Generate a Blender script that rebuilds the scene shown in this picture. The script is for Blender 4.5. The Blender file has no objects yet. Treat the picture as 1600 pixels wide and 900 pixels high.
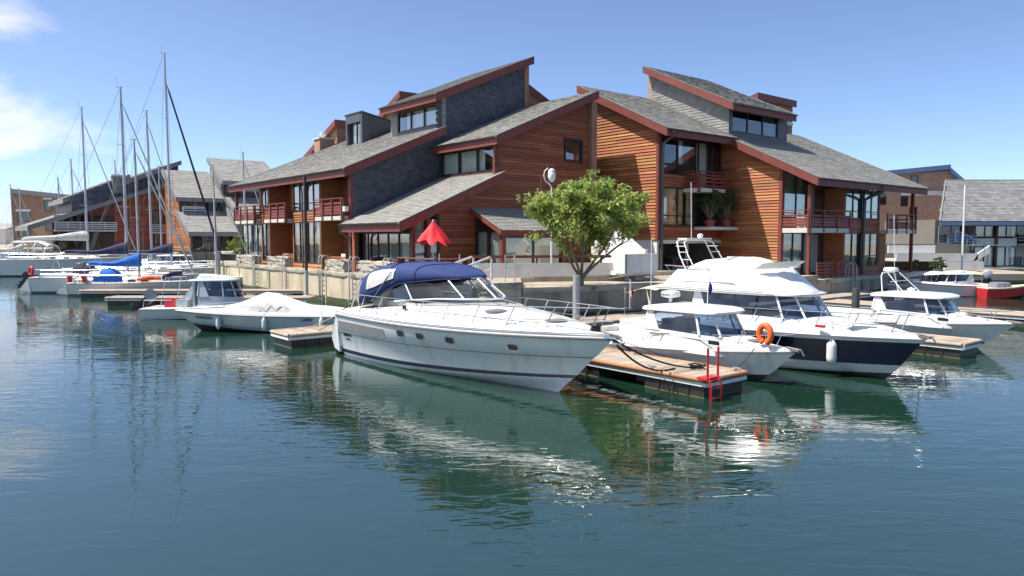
import bpy, bmesh, math, random
from mathutils import Vector, Matrix

R = random.Random(11)
scene = bpy.context.scene
C = scene.collection
rad = math.radians

# ------------------------------------------------------------------ camera, sky, sun, exposure
cam_d = bpy.data.cameras.new('camera'); cam = bpy.data.objects.new('camera', cam_d); C.objects.link(cam)
cam.location = (0, 0, 4.0); cam.rotation_euler = (rad(90 - 3.94), 0, 0)
cam_d.sensor_width = 36; cam_d.lens = 25.81; cam_d.clip_end = 6000; cam_d.clip_start = .1
scene.camera = cam

SUN_EL, SUN_AZ = 59.0, -97.0          # sun high to the left of the view
world = bpy.data.worlds.new('World'); scene.world = world; world.use_nodes = True
wn = world.node_tree.nodes; wl = world.node_tree.links
bg = wn['Background']; bg.inputs['Strength'].default_value = .11
sky = wn.new('ShaderNodeTexSky'); sky.sky_type = 'NISHITA'; sky.sun_disc = False
sky.sun_elevation = rad(SUN_EL); sky.sun_rotation = rad(SUN_AZ); sky.air_density = .52; sky.dust_density = .75; sky.ozone_density = 2.8
# a few fair-weather clouds: noise over the sky directions
tc = wn.new('ShaderNodeTexCoord')
sep = wn.new('ShaderNodeSeparateXYZ'); wl.new(tc.outputs['Generated'], sep.inputs[0])
zz = wn.new('ShaderNodeMath'); zz.operation = 'MAXIMUM'; zz.inputs[1].default_value = .02; wl.new(sep.outputs['Z'], zz.inputs[0])
za = wn.new('ShaderNodeMath'); za.operation = 'ADD'; za.inputs[1].default_value = .16; wl.new(zz.outputs[0], za.inputs[0])
dx = wn.new('ShaderNodeMath'); dx.operation = 'DIVIDE'; wl.new(sep.outputs['X'], dx.inputs[0]); wl.new(za.outputs[0], dx.inputs[1])
dy = wn.new('ShaderNodeMath'); dy.operation = 'DIVIDE'; wl.new(sep.outputs['Y'], dy.inputs[0]); wl.new(za.outputs[0], dy.inputs[1])
cmb = wn.new('ShaderNodeCombineXYZ'); wl.new(dx.outputs[0], cmb.inputs[0]); wl.new(dy.outputs[0], cmb.inputs[1])
mpw = wn.new('ShaderNodeMapping'); mpw.inputs['Location'].default_value = (4.25, 1.5, 5.37); mpw.inputs['Scale'].default_value = (.9, .9, 1)
wl.new(cmb.outputs[0], mpw.inputs[0])
nz = wn.new('ShaderNodeTexNoise'); nz.inputs['Scale'].default_value = 1.0; nz.inputs['Detail'].default_value = 9; nz.inputs['Roughness'].default_value = .56
nz.inputs['Distortion'].default_value = .25
wl.new(mpw.outputs[0], nz.inputs['Vector'])
# more cloud towards the left of the sky, clear to the right
mrx = wn.new('ShaderNodeMapRange'); mrx.inputs[1].default_value = -.62; mrx.inputs[2].default_value = -.34; mrx.inputs[3].default_value = .13; mrx.inputs[4].default_value = -.2
wl.new(sep.outputs['X'], mrx.inputs[0])
ad = wn.new('ShaderNodeMath'); ad.operation = 'ADD'; wl.new(nz.outputs['Fac'], ad.inputs[0]); wl.new(mrx.outputs[0], ad.inputs[1])
cr = wn.new('ShaderNodeMapRange'); cr.interpolation_type = 'SMOOTHSTEP'; cr.inputs[1].default_value = .585; cr.inputs[2].default_value = .74; cr.inputs[3].default_value = 0; cr.inputs[4].default_value = .75
wl.new(ad.outputs[0], cr.inputs[0])
mixw = wn.new('ShaderNodeMix'); mixw.data_type = 'RGBA'
wl.new(cr.outputs[0], mixw.inputs['Factor']); wl.new(sky.outputs[0], mixw.inputs[6]); mixw.inputs[7].default_value = (5.0, 4.9, 5.05, 1)
wl.new(mixw.outputs[2], bg.inputs['Color'])

sun_d = bpy.data.lights.new('sun', 'SUN'); sun = bpy.data.objects.new('sun', sun_d); C.objects.link(sun)
sun_d.energy = 3.5; sun_d.angle = rad(.53); sun_d.color = (1, .95, .87)
sun.rotation_euler = (0, rad(-(90 - SUN_EL)), rad(-90 - SUN_AZ))
scene.view_settings.view_transform = 'Standard'; scene.view_settings.look = 'None'
scene.view_settings.exposure = 1.1; scene.view_settings.gamma = 1
scene.render.engine = 'CYCLES'
scene.cycles.max_bounces = 8; scene.cycles.transparent_max_bounces = 12; scene.cycles.caustics_reflective = False; scene.cycles.caustics_refractive = False

# ------------------------------------------------------------------ materials
MT = {}
def mat(name, col, rough=.6, metal=0., var=.18, scale=3., stretch=(1, 1, 1), bump=0., bscale=30., island=0., objr=0., hue=0., spec=.5, coat=0., stain=None, dist=.02):
    m = bpy.data.materials.new(name); m.use_nodes = True
    n = m.node_tree.nodes; l = m.node_tree.links; p = n['Principled BSDF']
    p.inputs['Roughness'].default_value = rough; p.inputs['Metallic'].default_value = metal
    p.inputs['Specular IOR Level'].default_value = spec; p.inputs['Coat Weight'].default_value = coat
    tcn = n.new('ShaderNodeTexCoord'); mp = n.new('ShaderNodeMapping'); mp.inputs['Scale'].default_value = stretch
    l.new(tcn.outputs['Object'], mp.inputs[0])
    noi = n.new('ShaderNodeTexNoise'); noi.inputs['Scale'].default_value = scale; noi.inputs['Detail'].default_value = 6; noi.inputs['Roughness'].default_value = .62
    l.new(mp.outputs[0], noi.inputs['Vector'])
    val = n.new('ShaderNodeMapRange'); val.inputs[1].default_value = .25; val.inputs[2].default_value = .75; val.inputs[3].default_value = 1 - var; val.inputs[4].default_value = 1 + var
    l.new(noi.outputs['Fac'], val.inputs[0]); v = val.outputs[0]
    def addrand(sock, amt, v):
        r = n.new('ShaderNodeMapRange'); r.inputs[3].default_value = 1 - amt; r.inputs[4].default_value = 1 + amt
        l.new(sock, r.inputs[0]); k = n.new('ShaderNodeMath'); k.operation = 'MULTIPLY'; l.new(v, k.inputs[0]); l.new(r.outputs[0], k.inputs[1]); return k.outputs[0]
    if island:
        g = n.new('ShaderNodeNewGeometry'); v = addrand(g.outputs['Random Per Island'], island, v); rs = g.outputs['Random Per Island']
    if objr:
        oi = n.new('ShaderNodeObjectInfo'); v = addrand(oi.outputs['Random'], objr, v); rs = oi.outputs['Random']
    hs = n.new('ShaderNodeHueSaturation'); hs.inputs['Color'].default_value = (*col, 1); l.new(v, hs.inputs['Value'])
    if hue:
        h = n.new('ShaderNodeMapRange'); h.inputs[3].default_value = .5 - hue; h.inputs[4].default_value = .5 + hue
        if objr or island:
            w = n.new('ShaderNodeTexWhiteNoise'); w.noise_dimensions = '1D'; l.new(rs, w.inputs['W']); l.new(w.outputs['Value'], h.inputs[0])
        else: l.new(noi.outputs['Fac'], h.inputs[0])
        l.new(h.outputs[0], hs.inputs['Hue'])
    out = hs.outputs[0]
    if stain:                       # (colour, scale, low, high, stretch): weathering blotches and runs with a shape of their own
        sc, ss, lo, hi, st = stain
        mp2 = n.new('ShaderNodeMapping'); mp2.inputs['Scale'].default_value = st; l.new(tcn.outputs['Object'], mp2.inputs[0])
        n2 = n.new('ShaderNodeTexNoise'); n2.inputs['Scale'].default_value = ss; n2.inputs['Detail'].default_value = 7; l.new(mp2.outputs[0], n2.inputs['Vector'])
        r2 = n.new('ShaderNodeMapRange'); r2.inputs[1].default_value = lo; r2.inputs[2].default_value = hi; l.new(n2.outputs['Fac'], r2.inputs[0])
        mx = n.new('ShaderNodeMix'); mx.data_type = 'RGBA'; l.new(r2.outputs[0], mx.inputs['Factor']); l.new(out, mx.inputs[6]); mx.inputs[7].default_value = (*sc, 1); out = mx.outputs[2]
    l.new(out, p.inputs['Base Color'])
    if bump:
        nb = n.new('ShaderNodeTexNoise'); nb.inputs['Scale'].default_value = bscale; nb.inputs['Detail'].default_value = 5; l.new(mp.outputs[0], nb.inputs['Vector'])
        b = n.new('ShaderNodeBump'); b.inputs['Strength'].default_value = bump; b.inputs['Distance'].default_value = dist
        l.new(nb.outputs['Fac'], b.inputs['Height']); l.new(b.outputs[0], p.inputs['Normal'])
    MT[name] = m
    return m

def brickmat(name, c1, c2, mortar, bw, bh, rough=.85, rot=None):
    m = bpy.data.materials.new(name); m.use_nodes = True
    n = m.node_tree.nodes; l = m.node_tree.links; p = n['Principled BSDF']; p.inputs['Roughness'].default_value = rough
    tcn = n.new('ShaderNodeTexCoord'); s = n.new('ShaderNodeSeparateXYZ'); l.new(tcn.outputs['Object'], s.inputs[0])
    a = n.new('ShaderNodeMath'); a.operation = 'ADD'; l.new(s.outputs[0], a.inputs[0]); l.new(s.outputs[1], a.inputs[1])
    c = n.new('ShaderNodeCombineXYZ'); l.new(a.outputs[0], c.inputs[0]); l.new(s.outputs[2], c.inputs[1])
    b = n.new('ShaderNodeTexBrick'); b.inputs['Scale'].default_value = 1; b.inputs['Brick Width'].default_value = bw; b.inputs['Row Height'].default_value = bh
    b.inputs['Mortar Size'].default_value = .012; b.inputs['Color1'].default_value = (*c1, 1); b.inputs['Color2'].default_value = (*c2, 1); b.inputs['Mortar'].default_value = (*mortar, 1)
    l.new(c.outputs[0], b.inputs['Vector'])
    no = n.new('ShaderNodeTexNoise'); no.inputs['Scale'].default_value = 1.3; no.inputs['Detail'].default_value = 6; l.new(tcn.outputs['Object'], no.inputs['Vector'])
    r = n.new('ShaderNodeMapRange'); r.inputs[3].default_value = .65; r.inputs[4].default_value = 1.35; l.new(no.outputs['Fac'], r.inputs[0])
    h = n.new('ShaderNodeHueSaturation'); l.new(b.outputs['Color'], h.inputs['Color']); l.new(r.outputs[0], h.inputs['Value']); l.new(h.outputs[0], p.inputs['Base Color'])
    bu = n.new('ShaderNodeBump'); bu.inputs['Strength'].default_value = .5; bu.inputs['Distance'].default_value = .01; bu.invert = True; l.new(b.outputs['Fac'], bu.inputs['Height']); l.new(bu.outputs[0], p.inputs['Normal'])
    MT[name] = m

def glassmat(name, tint, base=.06, gl=1.0):
    m = bpy.data.materials.new(name); m.use_nodes = True
    n = m.node_tree.nodes; l = m.node_tree.links; n.remove(n['Principled BSDF']); o = n['Material Output']
    t = n.new('ShaderNodeBsdfTransparent'); t.inputs[0].default_value = (*tint, 1)
    g = n.new('ShaderNodeBsdfGlossy'); g.inputs['Roughness'].default_value = .015; g.inputs[0].default_value = (gl, gl, gl, 1)
    f = n.new('ShaderNodeLayerWeight'); f.inputs[0].default_value = .5
    pw = n.new('ShaderNodeMath'); pw.operation = 'POWER'; pw.inputs[1].default_value = 4.; l.new(f.outputs['Facing'], pw.inputs[0])
    a = n.new('ShaderNodeMath'); a.operation = 'ADD'; a.use_clamp = True; a.inputs[1].default_value = base; l.new(pw.outputs[0], a.inputs[0])
    tn = n.new('ShaderNodeTexCoord'); no = n.new('ShaderNodeTexNoise'); no.inputs['Scale'].default_value = .9; l.new(tn.outputs['Object'], no.inputs['Vector'])
    bu = n.new('ShaderNodeBump'); bu.inputs['Strength'].default_value = .06; bu.inputs['Distance'].default_value = .05; l.new(no.outputs['Fac'], bu.inputs['Height']); l.new(bu.outputs[0], g.inputs['Normal'])
    mx = n.new('ShaderNodeMixShader'); l.new(a.outputs[0], mx.inputs[0]); l.new(t.outputs[0], mx.inputs[1]); l.new(g.outputs[0], mx.inputs[2]); l.new(mx.outputs[0], o.inputs[0])
    MT[name] = m

GR = (1, 1, 14)
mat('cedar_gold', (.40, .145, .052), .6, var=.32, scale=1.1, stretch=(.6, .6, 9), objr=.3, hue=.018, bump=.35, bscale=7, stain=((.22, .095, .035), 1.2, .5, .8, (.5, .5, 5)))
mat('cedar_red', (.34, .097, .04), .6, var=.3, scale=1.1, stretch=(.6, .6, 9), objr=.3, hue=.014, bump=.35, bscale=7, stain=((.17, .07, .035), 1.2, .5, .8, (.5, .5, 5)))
mat('stain_red', (.185, .045, .034), .6, var=.2, scale=2, objr=.06, bump=.1, stain=((.25, .09, .065), 2.2, .6, .78, (1, 1, 1)))
mat('rail_red', (.20, .05, .038), .55, var=.2, objr=.15)
mat('frame_dark', (.018, .016, .02), .45, var=.2)
mat('soffit', (.16, .06, .04), .7)
mat('slate_roof', (.29, .28, .255), .75, var=.12, scale=.8, island=.13, hue=.012, bump=.25, bscale=18, stain=((.36, .34, .28), .5, .55, .8, (1, 1, 1)))
mat('slate_wall', (.075, .076, .092), .5, var=.12, scale=.8, island=.28, hue=.02, bump=.25, bscale=18)
mat('slate_pale', (.23, .235, .22), .65, var=.12, scale=.8, island=.18, hue=.02, bump=.25, bscale=18)
mat('zinc', (.10, .105, .10), .45, metal=.4, var=.2)
mat('core', (.16, .15, .135), .9, var=.1)
mat('interior', (.30, .27, .23), .9, var=.2)
mat('curtain', (.80, .80, .77), .9, var=.08, scale=2)
mat('curtain_green', (.42, .5, .46), .9, var=.1, scale=2)
mat('curtain_tan', (.62, .45, .28), .9, var=.1, scale=2)
mat('blind', (.66, .61, .50), .8, var=.05)
mat('white_wall', (.72, .71, .67), .8, var=.08, stain=((.42, .42, .38), .9, .58, .85, (1, 1, .35)))
mat('slab', (.62, .59, .52), .8, var=.1)
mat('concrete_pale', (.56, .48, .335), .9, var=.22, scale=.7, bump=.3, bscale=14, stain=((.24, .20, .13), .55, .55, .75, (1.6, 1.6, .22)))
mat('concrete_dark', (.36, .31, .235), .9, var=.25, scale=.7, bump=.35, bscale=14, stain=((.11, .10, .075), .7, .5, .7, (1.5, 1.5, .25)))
mat('concrete_lip', (.40, .37, .29), .95, var=.3, scale=2.5, bump=.6, bscale=9, stain=((.14, .12, .09), 1.5, .55, .7, (1, 1, 1)))
mat('algae', (.045, .055, .022), .8, var=.4, scale=3, bump=.6, bscale=12)
mat('stone', (.40, .37, .31), .95, var=.35, scale=3, bump=1., bscale=8, stain=((.16, .15, .12), 3, .5, .68, (1, 1, 1)), dist=.05)
mat('paving', (.36, .30, .23), .9, var=.2, scale=.6)
brickmat('brick', (.40, .19, .10), (.27, .12, .07), (.34, .29, .22), .24, .08)
brickmat('brick_pale', (.47, .25, .155), (.36, .185, .12), (.40, .34, .27), .26, .09)
glassmat('glass', (.92, .95, .94), .11)
glassmat('glass_dark', (.6, .64, .66), .08)
glassmat('glass_boat', (.34, .43, .55), .06)
glassmat('glass_clear', (.86, .88, .87), .03)
mat('gelcoat', (.74, .74, .72), .22, var=.025, scale=1.2, spec=.5, coat=.3)
mat('gelcoat_hull', (.80, .80, .79), .2, var=.035, scale=1.5, coat=.35, stain=((.50, .50, .45), 2.2, .56, .8, (1.5, 1, .16)))
mat('gelcoat_old', (.70, .70, .67), .35, var=.07, scale=2, coat=.1)
mat('gelcoat_grey', (.52, .56, .58), .3, var=.05, coat=.2)
mat('hull_navy', (.006, .008, .032), .18, var=.1, coat=.4)
mat('hull_pale', (.50, .57, .58), .3, var=.04, coat=.2)
mat('stripe_navy', (.012, .014, .05), .3, var=.1)
mat('antifoul', (.012, .012, .016), .7)
mat('rubber', (.02, .02, .02), .6)
mat('rubrail', (.17, .165, .16), .5)
mat('canvas_blue', (.018, .036, .14), .85, var=.16, scale=2.5, bump=.25, bscale=5, stain=((.04, .065, .20), 2, .58, .8, (1, 1, 1)), dist=.04)
mat('canvas_navy', (.012, .015, .06), .8, var=.2, scale=3, bump=.4, bscale=4, dist=.05)
mat('canvas_azure', (.012, .13, .52), .8, var=.2, scale=3, bump=.4, bscale=4, dist=.05)
mat('canvas_white', (.60, .58, .53), .85, var=.08, scale=3, bump=.4, bscale=4, dist=.05)
mat('canvas_bone', (.50, .47, .41), .85, var=.1, scale=3, bump=.4, bscale=4, dist=.04)
mat('canvas_cream', (.66, .55, .38), .85, var=.1, scale=3)
mat('canvas_red', (.72, .02, .03), .7, var=.15, scale=4)
mat('vinyl', (.55, .53, .47), .3, var=.15, scale=3)
mat('steel', (.62, .62, .62), .22, metal=1., var=.05)
mat('alu', (.52, .53, .56), .45, metal=.35, var=.1, scale=2)
mat('galv', (.42, .43, .43), .5, metal=.5, var=.2, scale=5)
mat('white_metal', (.74, .74, .72), .4, var=.08)
mat('pile_brown', (.05, .032, .026), .6, var=.2)
mat('deck_wood', (.36, .30, .235), .8, var=.25, scale=2, stretch=(1, 1, 1), objr=.2, bump=.3, bscale=12)
mat('edge_orange', (.36, .165, .075), .55, var=.2, scale=3)
mat('edge_pale', (.40, .30, .23), .7, var=.2, scale=3)
mat('slate_mid', (.20, .20, .20), .7, var=.12, scale=.8, island=.22, hue=.015)
mat('float_black', (.018, .017, .018), .55, var=.3)
mat('weed', (.13, .13, .035), .8, var=.4, scale=9)
mat('red_paint', (.52, .025, .03), .45, var=.15, scale=6)
mat('orange_ring', (.80, .13, .025), .5, var=.1)
mat('red_ring', (.55, .05, .035), .5, var=.1)
mat('rope_black', (.015, .015, .016), .8)
mat('rope_tan', (.45, .40, .30), .9)
mat('black', (.012, .012, .013), .45)
mat('outboard_grey', (.20, .22, .25), .35, var=.1, coat=.2)
mat('outboard_silver', (.45, .47, .50), .35, var=.1, coat=.2)
mat('fender_white', (.74, .74, .70), .4, var=.06)
mat('teak', (.33, .2, .1), .7, var=.2)
mat('bark', (.17, .135, .10), .9, var=.3, scale=8, stretch=(1, 1, .3), bump=.8, bscale=14)
mat('leaf', (.28, .34, .085), .55, var=.25, scale=.9, island=.55, hue=.045)
mat('leaf_dark', (.05, .10, .025), .55, var=.3, scale=2, island=.4, hue=.02)
mat('leaf_bush', (.16, .19, .03), .6, var=.3, scale=2, island=.4, hue=.03)
mat('blue_trim', (.13, .21, .36), .6, var=.12)
mat('grey_trim', (.24, .225, .23), .6, var=.12)
mat('pale_panel', (.50, .54, .53), .6)
mat('car_paint', (.012, .012, .018), .2, coat=1.)
mat('tyre', (.015, .015, .015), .9)
mat('plate', (.7, .7, .66), .5)
mat('lens_red', (.4, .01, .01), .2)
mat('flag_blue', (.03, .05, .25), .8); mat('flag_white', (.75, .75, .75), .8); mat('flag_red', (.6, .03, .04), .8)
mat('globe', (.85, .85, .83), .25)
mat('skin', (.5, .3, .22), .5)
for lf in ('leaf', 'leaf_dark', 'leaf_bush'):
    n = MT[lf].node_tree.nodes; l = MT[lf].node_tree.links; p = n['Principled BSDF']
    tr = n.new('ShaderNodeBsdfTranslucent'); mx = n.new('ShaderNodeMixShader'); mx.inputs[0].default_value = .38
    src = p.inputs['Base Color'].links[0].from_socket
    g2 = n.new('ShaderNodeHueSaturation'); g2.inputs['Value'].default_value = 1.5; l.new(src, g2.inputs['Color']); l.new(g2.outputs[0], tr.inputs[0])
    l.new(p.outputs[0], mx.inputs[1]); l.new(tr.outputs[0], mx.inputs[2]); l.new(mx.outputs[0], n['Material Output'].inputs[0])

# ------------------------------------------------------------------ mesh and object helpers
TH = rad(39.34); CB, SB = math.cos(TH), math.sin(TH)
def W(u, v, z=0.): return Vector((u*CB - v*SB, u*SB + v*CB, z))     # house grid (u away to the right, v away to the left) to world

class MB:
    def __init__(s): s.v = []; s.f = []; s.m = []; s.off = Vector((0, 0, 0))
    def add(s, vs, fs, mi=0):
        k = len(s.v); s.v += [tuple(p) for p in vs]; s.f += [tuple(k+i for i in f) for f in fs]; s.m += [mi]*len(fs); return s
    def box(s, x0, x1, y0, y1, z0, z1, mi=0):
        return s.add([(x0,y0,z0),(x1,y0,z0),(x1,y1,z0),(x0,y1,z0),(x0,y0,z1),(x1,y0,z1),(x1,y1,z1),(x0,y1,z1)],
            [(0,3,2,1),(4,5,6,7),(0,1,5,4),(1,2,6,5),(2,3,7,6),(3,0,4,7)], mi)
    def hexa(s, a, b, mi=0):        # two quads (lists of four points) joined
        return s.add(list(a)+list(b), [(3,2,1,0),(4,5,6,7),(0,1,5,4),(1,2,6,5),(2,3,7,6),(3,0,4,7)], mi)
    def prism(s, poly, d, mi=0):    # polygon (3D points) swept by vector d
        n = len(poly); d = Vector(d); q = [Vector(p) + d for p in poly]
        return s.add([Vector(p) for p in poly] + q, [tuple(range(n-1, -1, -1)), tuple(range(n, 2*n))] + [(i, (i+1) % n, n+(i+1) % n, n+i) for i in range(n)], mi)
    def tube(s, path, r, n=8, mi=0, cap=True):
        path = [Vector(p) for p in path]; rings = []; N = len(path)
        rr = r if isinstance(r, (list, tuple)) else [r]*N
        prev = None
        for i, p in enumerate(path):
            t = (path[min(i+1, N-1)] - path[max(i-1, 0)])
            t = t.normalized() if t.length > 1e-9 else Vector((0, 0, 1))
            if prev is None:
                a = t.cross(Vector((0, 0, 1)));
                if a.length < .05: a = t.cross(Vector((1, 0, 0)))
                a.normalize()
            else:
                a = prev - t*prev.dot(t); a = a.normalized() if a.length > 1e-6 else t.cross(Vector((1, 0, 0))).normalized()
            prev = a; b = t.cross(a)
            rings.append([p + (a*math.cos(2*math.pi*k/n) + b*math.sin(2*math.pi*k/n))*rr[i] for k in range(n)])
        return s.loft(rings, True, cap, mi)
    def loft(s, rings, closed=False, cap=False, mi=0, mis=None):
        k = len(s.v); n = len(rings[0])
        for r_ in rings: s.v += [tuple(p) for p in r_]
        for i in range(len(rings)-1):
            for j in range(n if closed else n-1):
                j2 = (j+1) % n
                s.f.append((k+i*n+j, k+i*n+j2, k+(i+1)*n+j2, k+(i+1)*n+j)); s.m.append(mis[j] if mis else mi)
        if cap:
            s.f.append(tuple(k+j for j in range(n-1, -1, -1))); s.m.append(mi)
            e = k+(len(rings)-1)*n; s.f.append(tuple(e+j for j in range(n))); s.m.append(mi)
        return s
    def lathe(s, prof, c=(0, 0, 0), n=16, axis='z', mi=0):
        rings = []
        for r_, z in prof:
            ring = []
            for k in range(n):
                a = 2*math.pi*k/n; x, y = r_*math.cos(a), r_*math.sin(a)
                ring.append((c[0]+x, c[1]+y, c[2]+z) if axis == 'z' else ((c[0]+z, c[1]+x, c[2]+y) if axis == 'x' else (c[0]+y, c[1]+z, c[2]+x)))
            rings.append(ring)
        return s.loft(rings, True, True, mi)
    def torus(s, c, Rr, r, a=(1, 0, 0), b=(0, 0, 1), n=28, k=10, mi=0):
        a = Vector(a).normalized(); b = Vector(b).normalized(); nn = a.cross(b); c = Vector(c); rings = []
        for i in range(n+1):
            t = 2*math.pi*i/n; d = a*math.cos(t) + b*math.sin(t)
            rings.append([c + d*(Rr + r*math.cos(2*math.pi*j/k)) + nn*r*math.sin(2*math.pi*j/k) for j in range(k)])
        return s.loft(rings, True, False, mi)
    def build(s, name, mats, parent=None, smooth=None, kind=None, off=None):
        me = bpy.data.meshes.new(name)
        o_ = Vector(off) if off is not None else s.off
        me.from_pydata([(x-o_.x, y-o_.y, z-o_.z) for x, y, z in s.v], [], s.f)
        for m_ in (mats if isinstance(mats, (list, tuple)) else [mats]): me.materials.append(MT[m_])
        if any(s.m): me.polygons.foreach_set('material_index', s.m)
        bm = bmesh.new(); bm.from_mesh(me); bmesh.ops.recalc_face_normals(bm, faces=bm.faces); bm.to_mesh(me); bm.free()
        if smooth:
            me.polygons.foreach_set('use_smooth', [True]*len(me.polygons)); me.set_sharp_from_angle(angle=rad(smooth))
        ob = bpy.data.objects.new(name, me); C.objects.link(ob)
        if parent: ob.parent = parent
        if kind: ob['kind'] = kind
        return ob

def tag(o, label, cat=None, group=None):
    o['label'] = label
    if cat: o['category'] = cat
    if group: o['group'] = group
    return o
def thing(name, label, cat, loc=(0, 0, 0), rotz=0, group=None):
    o = bpy.data.objects.new(name, None); C.objects.link(o); o.location = loc; o.rotation_euler = (0, 0, rotz); o.empty_display_size = .3
    return tag(o, label, cat, group)
def struct(o): o['kind'] = 'structure'; return o
def copy_tree(o, parent=None):
    c = o.copy(); C.objects.link(c); c.parent = parent
    for ch in [x for x in o.children]: copy_tree(ch, c)
    return c
def text(body, size, m, parent, M, name='lettering', ext=.004, shear=0):
    cu = bpy.data.curves.new('t', 'FONT'); cu.body = body; cu.size = size; cu.extrude = ext; cu.shear = shear; cu.align_x = 'CENTER'; cu.align_y = 'CENTER'
    to = bpy.data.objects.new('t', cu); C.objects.link(to)
    bpy.context.view_layer.update()
    me = bpy.data.meshes.new_from_object(to.evaluated_get(bpy.context.evaluated_depsgraph_get()))
    bpy.data.objects.remove(to); me.transform(M); me.materials.clear(); me.materials.append(MT[m])
    o = bpy.data.objects.new(name, me); C.objects.link(o); o.parent = parent; return o

# ------------------------------------------------------------------ water, ground and quays
def watermat():
    m = bpy.data.materials.new('water'); m.use_nodes = True
    n = m.node_tree.nodes; l = m.node_tree.links; p = n['Principled BSDF']
    p.inputs['Base Color'].default_value = (.010, .034, .020, 1); p.inputs['Roughness'].default_value = .008; p.inputs['IOR'].default_value = 2.6
    p.inputs['Specular IOR Level'].default_value = .5
    t = n.new('ShaderNodeTexCoord')
    def wave(scale, st, rot, det, s_):
        mp = n.new('ShaderNodeMapping'); mp.inputs['Scale'].default_value = st; mp.inputs['Rotation'].default_value = (0, 0, rot); l.new(t.outputs['Object'], mp.inputs[0])
        no = n.new('ShaderNodeTexNoise'); no.inputs['Scale'].default_value = scale; no.inputs['Detail'].default_value = det; no.inputs['Roughness'].default_value = .5; no.inputs['Distortion'].default_value = .6
        l.new(mp.outputs[0], no.inputs['Vector']); k = n.new('ShaderNodeMath'); k.operation = 'MULTIPLY'; k.inputs[1].default_value = s_; l.new(no.outputs['Fac'], k.inputs[0]); return k.outputs[0]
    a = wave(2.6, (.5, 1.35, 1), .10, 2.5, 1.0); b = wave(.55, (.7, 1.4, 1), -.2, 2, .7); c = wave(.13, (.7, 1.5, 1), .25, 2, 1.0)
    # calm and rippled patches
    mr = n.new('ShaderNodeMapRange'); mr.inputs[1].default_value = .35; mr.inputs[2].default_value = .62; mr.inputs[3].default_value = .3; mr.inputs[4].default_value = 1.5; l.new(c, mr.inputs[0])
    s1 = n.new('ShaderNodeMath'); s1.operation = 'ADD'; l.new(a, s1.inputs[0]); l.new(b, s1.inputs[1])
    s2 = n.new('ShaderNodeMath'); s2.operation = 'MULTIPLY'; l.new(s1.outputs[0], s2.inputs[0]); l.new(mr.outputs[0], s2.inputs[1])
    bu = n.new('ShaderNodeBump'); bu.inputs['Strength'].default_value = 1; bu.inputs['Distance'].default_value = .0085; l.new(s2.outputs[0], bu.inputs['Height']); l.new(bu.outputs[0], p.inputs['Normal'])
    MT['water'] = m
watermat()
struct(MB().add([(-900, -60, 0), (900, -60, 0), (900, 2500, 0), (-900, 2500, 0)], [(0, 1, 2, 3)]).build('water', 'water'))

def quay(name, poly, z, m, lip=True, label_mats=None):
    """a quay block: paved top, concrete faces from below the water, weed band and a rough lip along its edge; poly in (u, v)"""
    P = [W(u, v) for u, v in poly]
    mb = MB(); n = len(P)
    mb.add([Vector((p.x, p.y, z)) for p in P], [tuple(range(n))]); top = mb.build(name, 'paving'); struct(top)
    mb = MB()
    for i in range(n):
        a, b = P[i], P[(i+1) % n]
        mb.add([(a.x, a.y, -1.5), (b.x, b.y, -1.5), (b.x, b.y, z-.004), (a.x, a.y, z-.004)], [(0, 1, 2, 3)])
    mb.build('quay_wall', m, top)
    return top, P
def edge_run(parent, name, a, b, prof, m, jit=0., step=1.2):
    """sweep a profile [(out, z)] along a->b; outward is to the right of a->b"""
    a, b = Vector((a[0], a[1], 0)), Vector((b[0], b[1], 0)); d = (b-a); L = d.length; d.normalize(); o = Vector((d.y, -d.x, 0))
    n = max(1, int(L/step)); rings = []
    for i in range(n+1):
        p = a + d*L*i/n
        rings.append([p + o*(x + R.uniform(-jit, jit)) + Vector((0, 0, z + R.uniform(-jit, jit))) for x, z in prof])
    mb = MB(); mb.loft(rings, True, True); return mb.build(name, m, parent, smooth=40)

QL, QM, QR = 1.9, 1.66, 1.38
qpoly_l = [(20, 63.5), (20, 26.0), (23.5, 26.3), (60, 60), (60, 130), (20, 130)]
q_left, P1 = quay('quay_pavement_left', [(20, 66), (20, 26.2), (21.9, 26.0), (24.5, 29.2), (44, 29.2), (64, 40), (64, 130), (30, 130), (30, 66)], QL, 'concrete_pale')
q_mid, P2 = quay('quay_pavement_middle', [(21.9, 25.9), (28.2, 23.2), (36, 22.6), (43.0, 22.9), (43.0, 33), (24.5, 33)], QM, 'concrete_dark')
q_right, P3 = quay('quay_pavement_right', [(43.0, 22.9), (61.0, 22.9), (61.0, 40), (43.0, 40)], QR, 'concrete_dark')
LIP = [(-.5, -.22), (.06, -.22), (.09, -.1), (.06, .03), (-.5, .035)]
def lipz(z): return [(x, z + y) for x, y in LIP]
edge_run(q_left, 'quay_lip', P1[0], P1[1], lipz(QL), 'concrete_lip', .025, .5)
edge_run(q_left, 'quay_lip', P1[1], P1[2], lipz(QL), 'concrete_lip', .02, .5)
for i in range(3): edge_run(q_mid, 'quay_lip', P2[i], P2[i+1], lipz(QM), 'concrete_lip', .015, .6)
edge_run(q_right, 'quay_lip', P3[0], P3[1], lipz(QR), 'concrete_lip', .015, .6)
WEED = [(-.1, -.6), (.05, -.6), (.06, .25), (.02, .48), (-.1, .48)]
edge_run(q_left, 'weed_band', P1[0], P1[1], [(x, z*.7) for x, z in WEED], 'algae', .03, .5)
for i in range(3): edge_run(q_mid, 'weed_band', P2[i], P2[i+1], WEED, 'algae', .03, .4)
edge_run(q_right, 'weed_band', P3[0], P3[1], WEED, 'algae', .03, .4)
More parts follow.
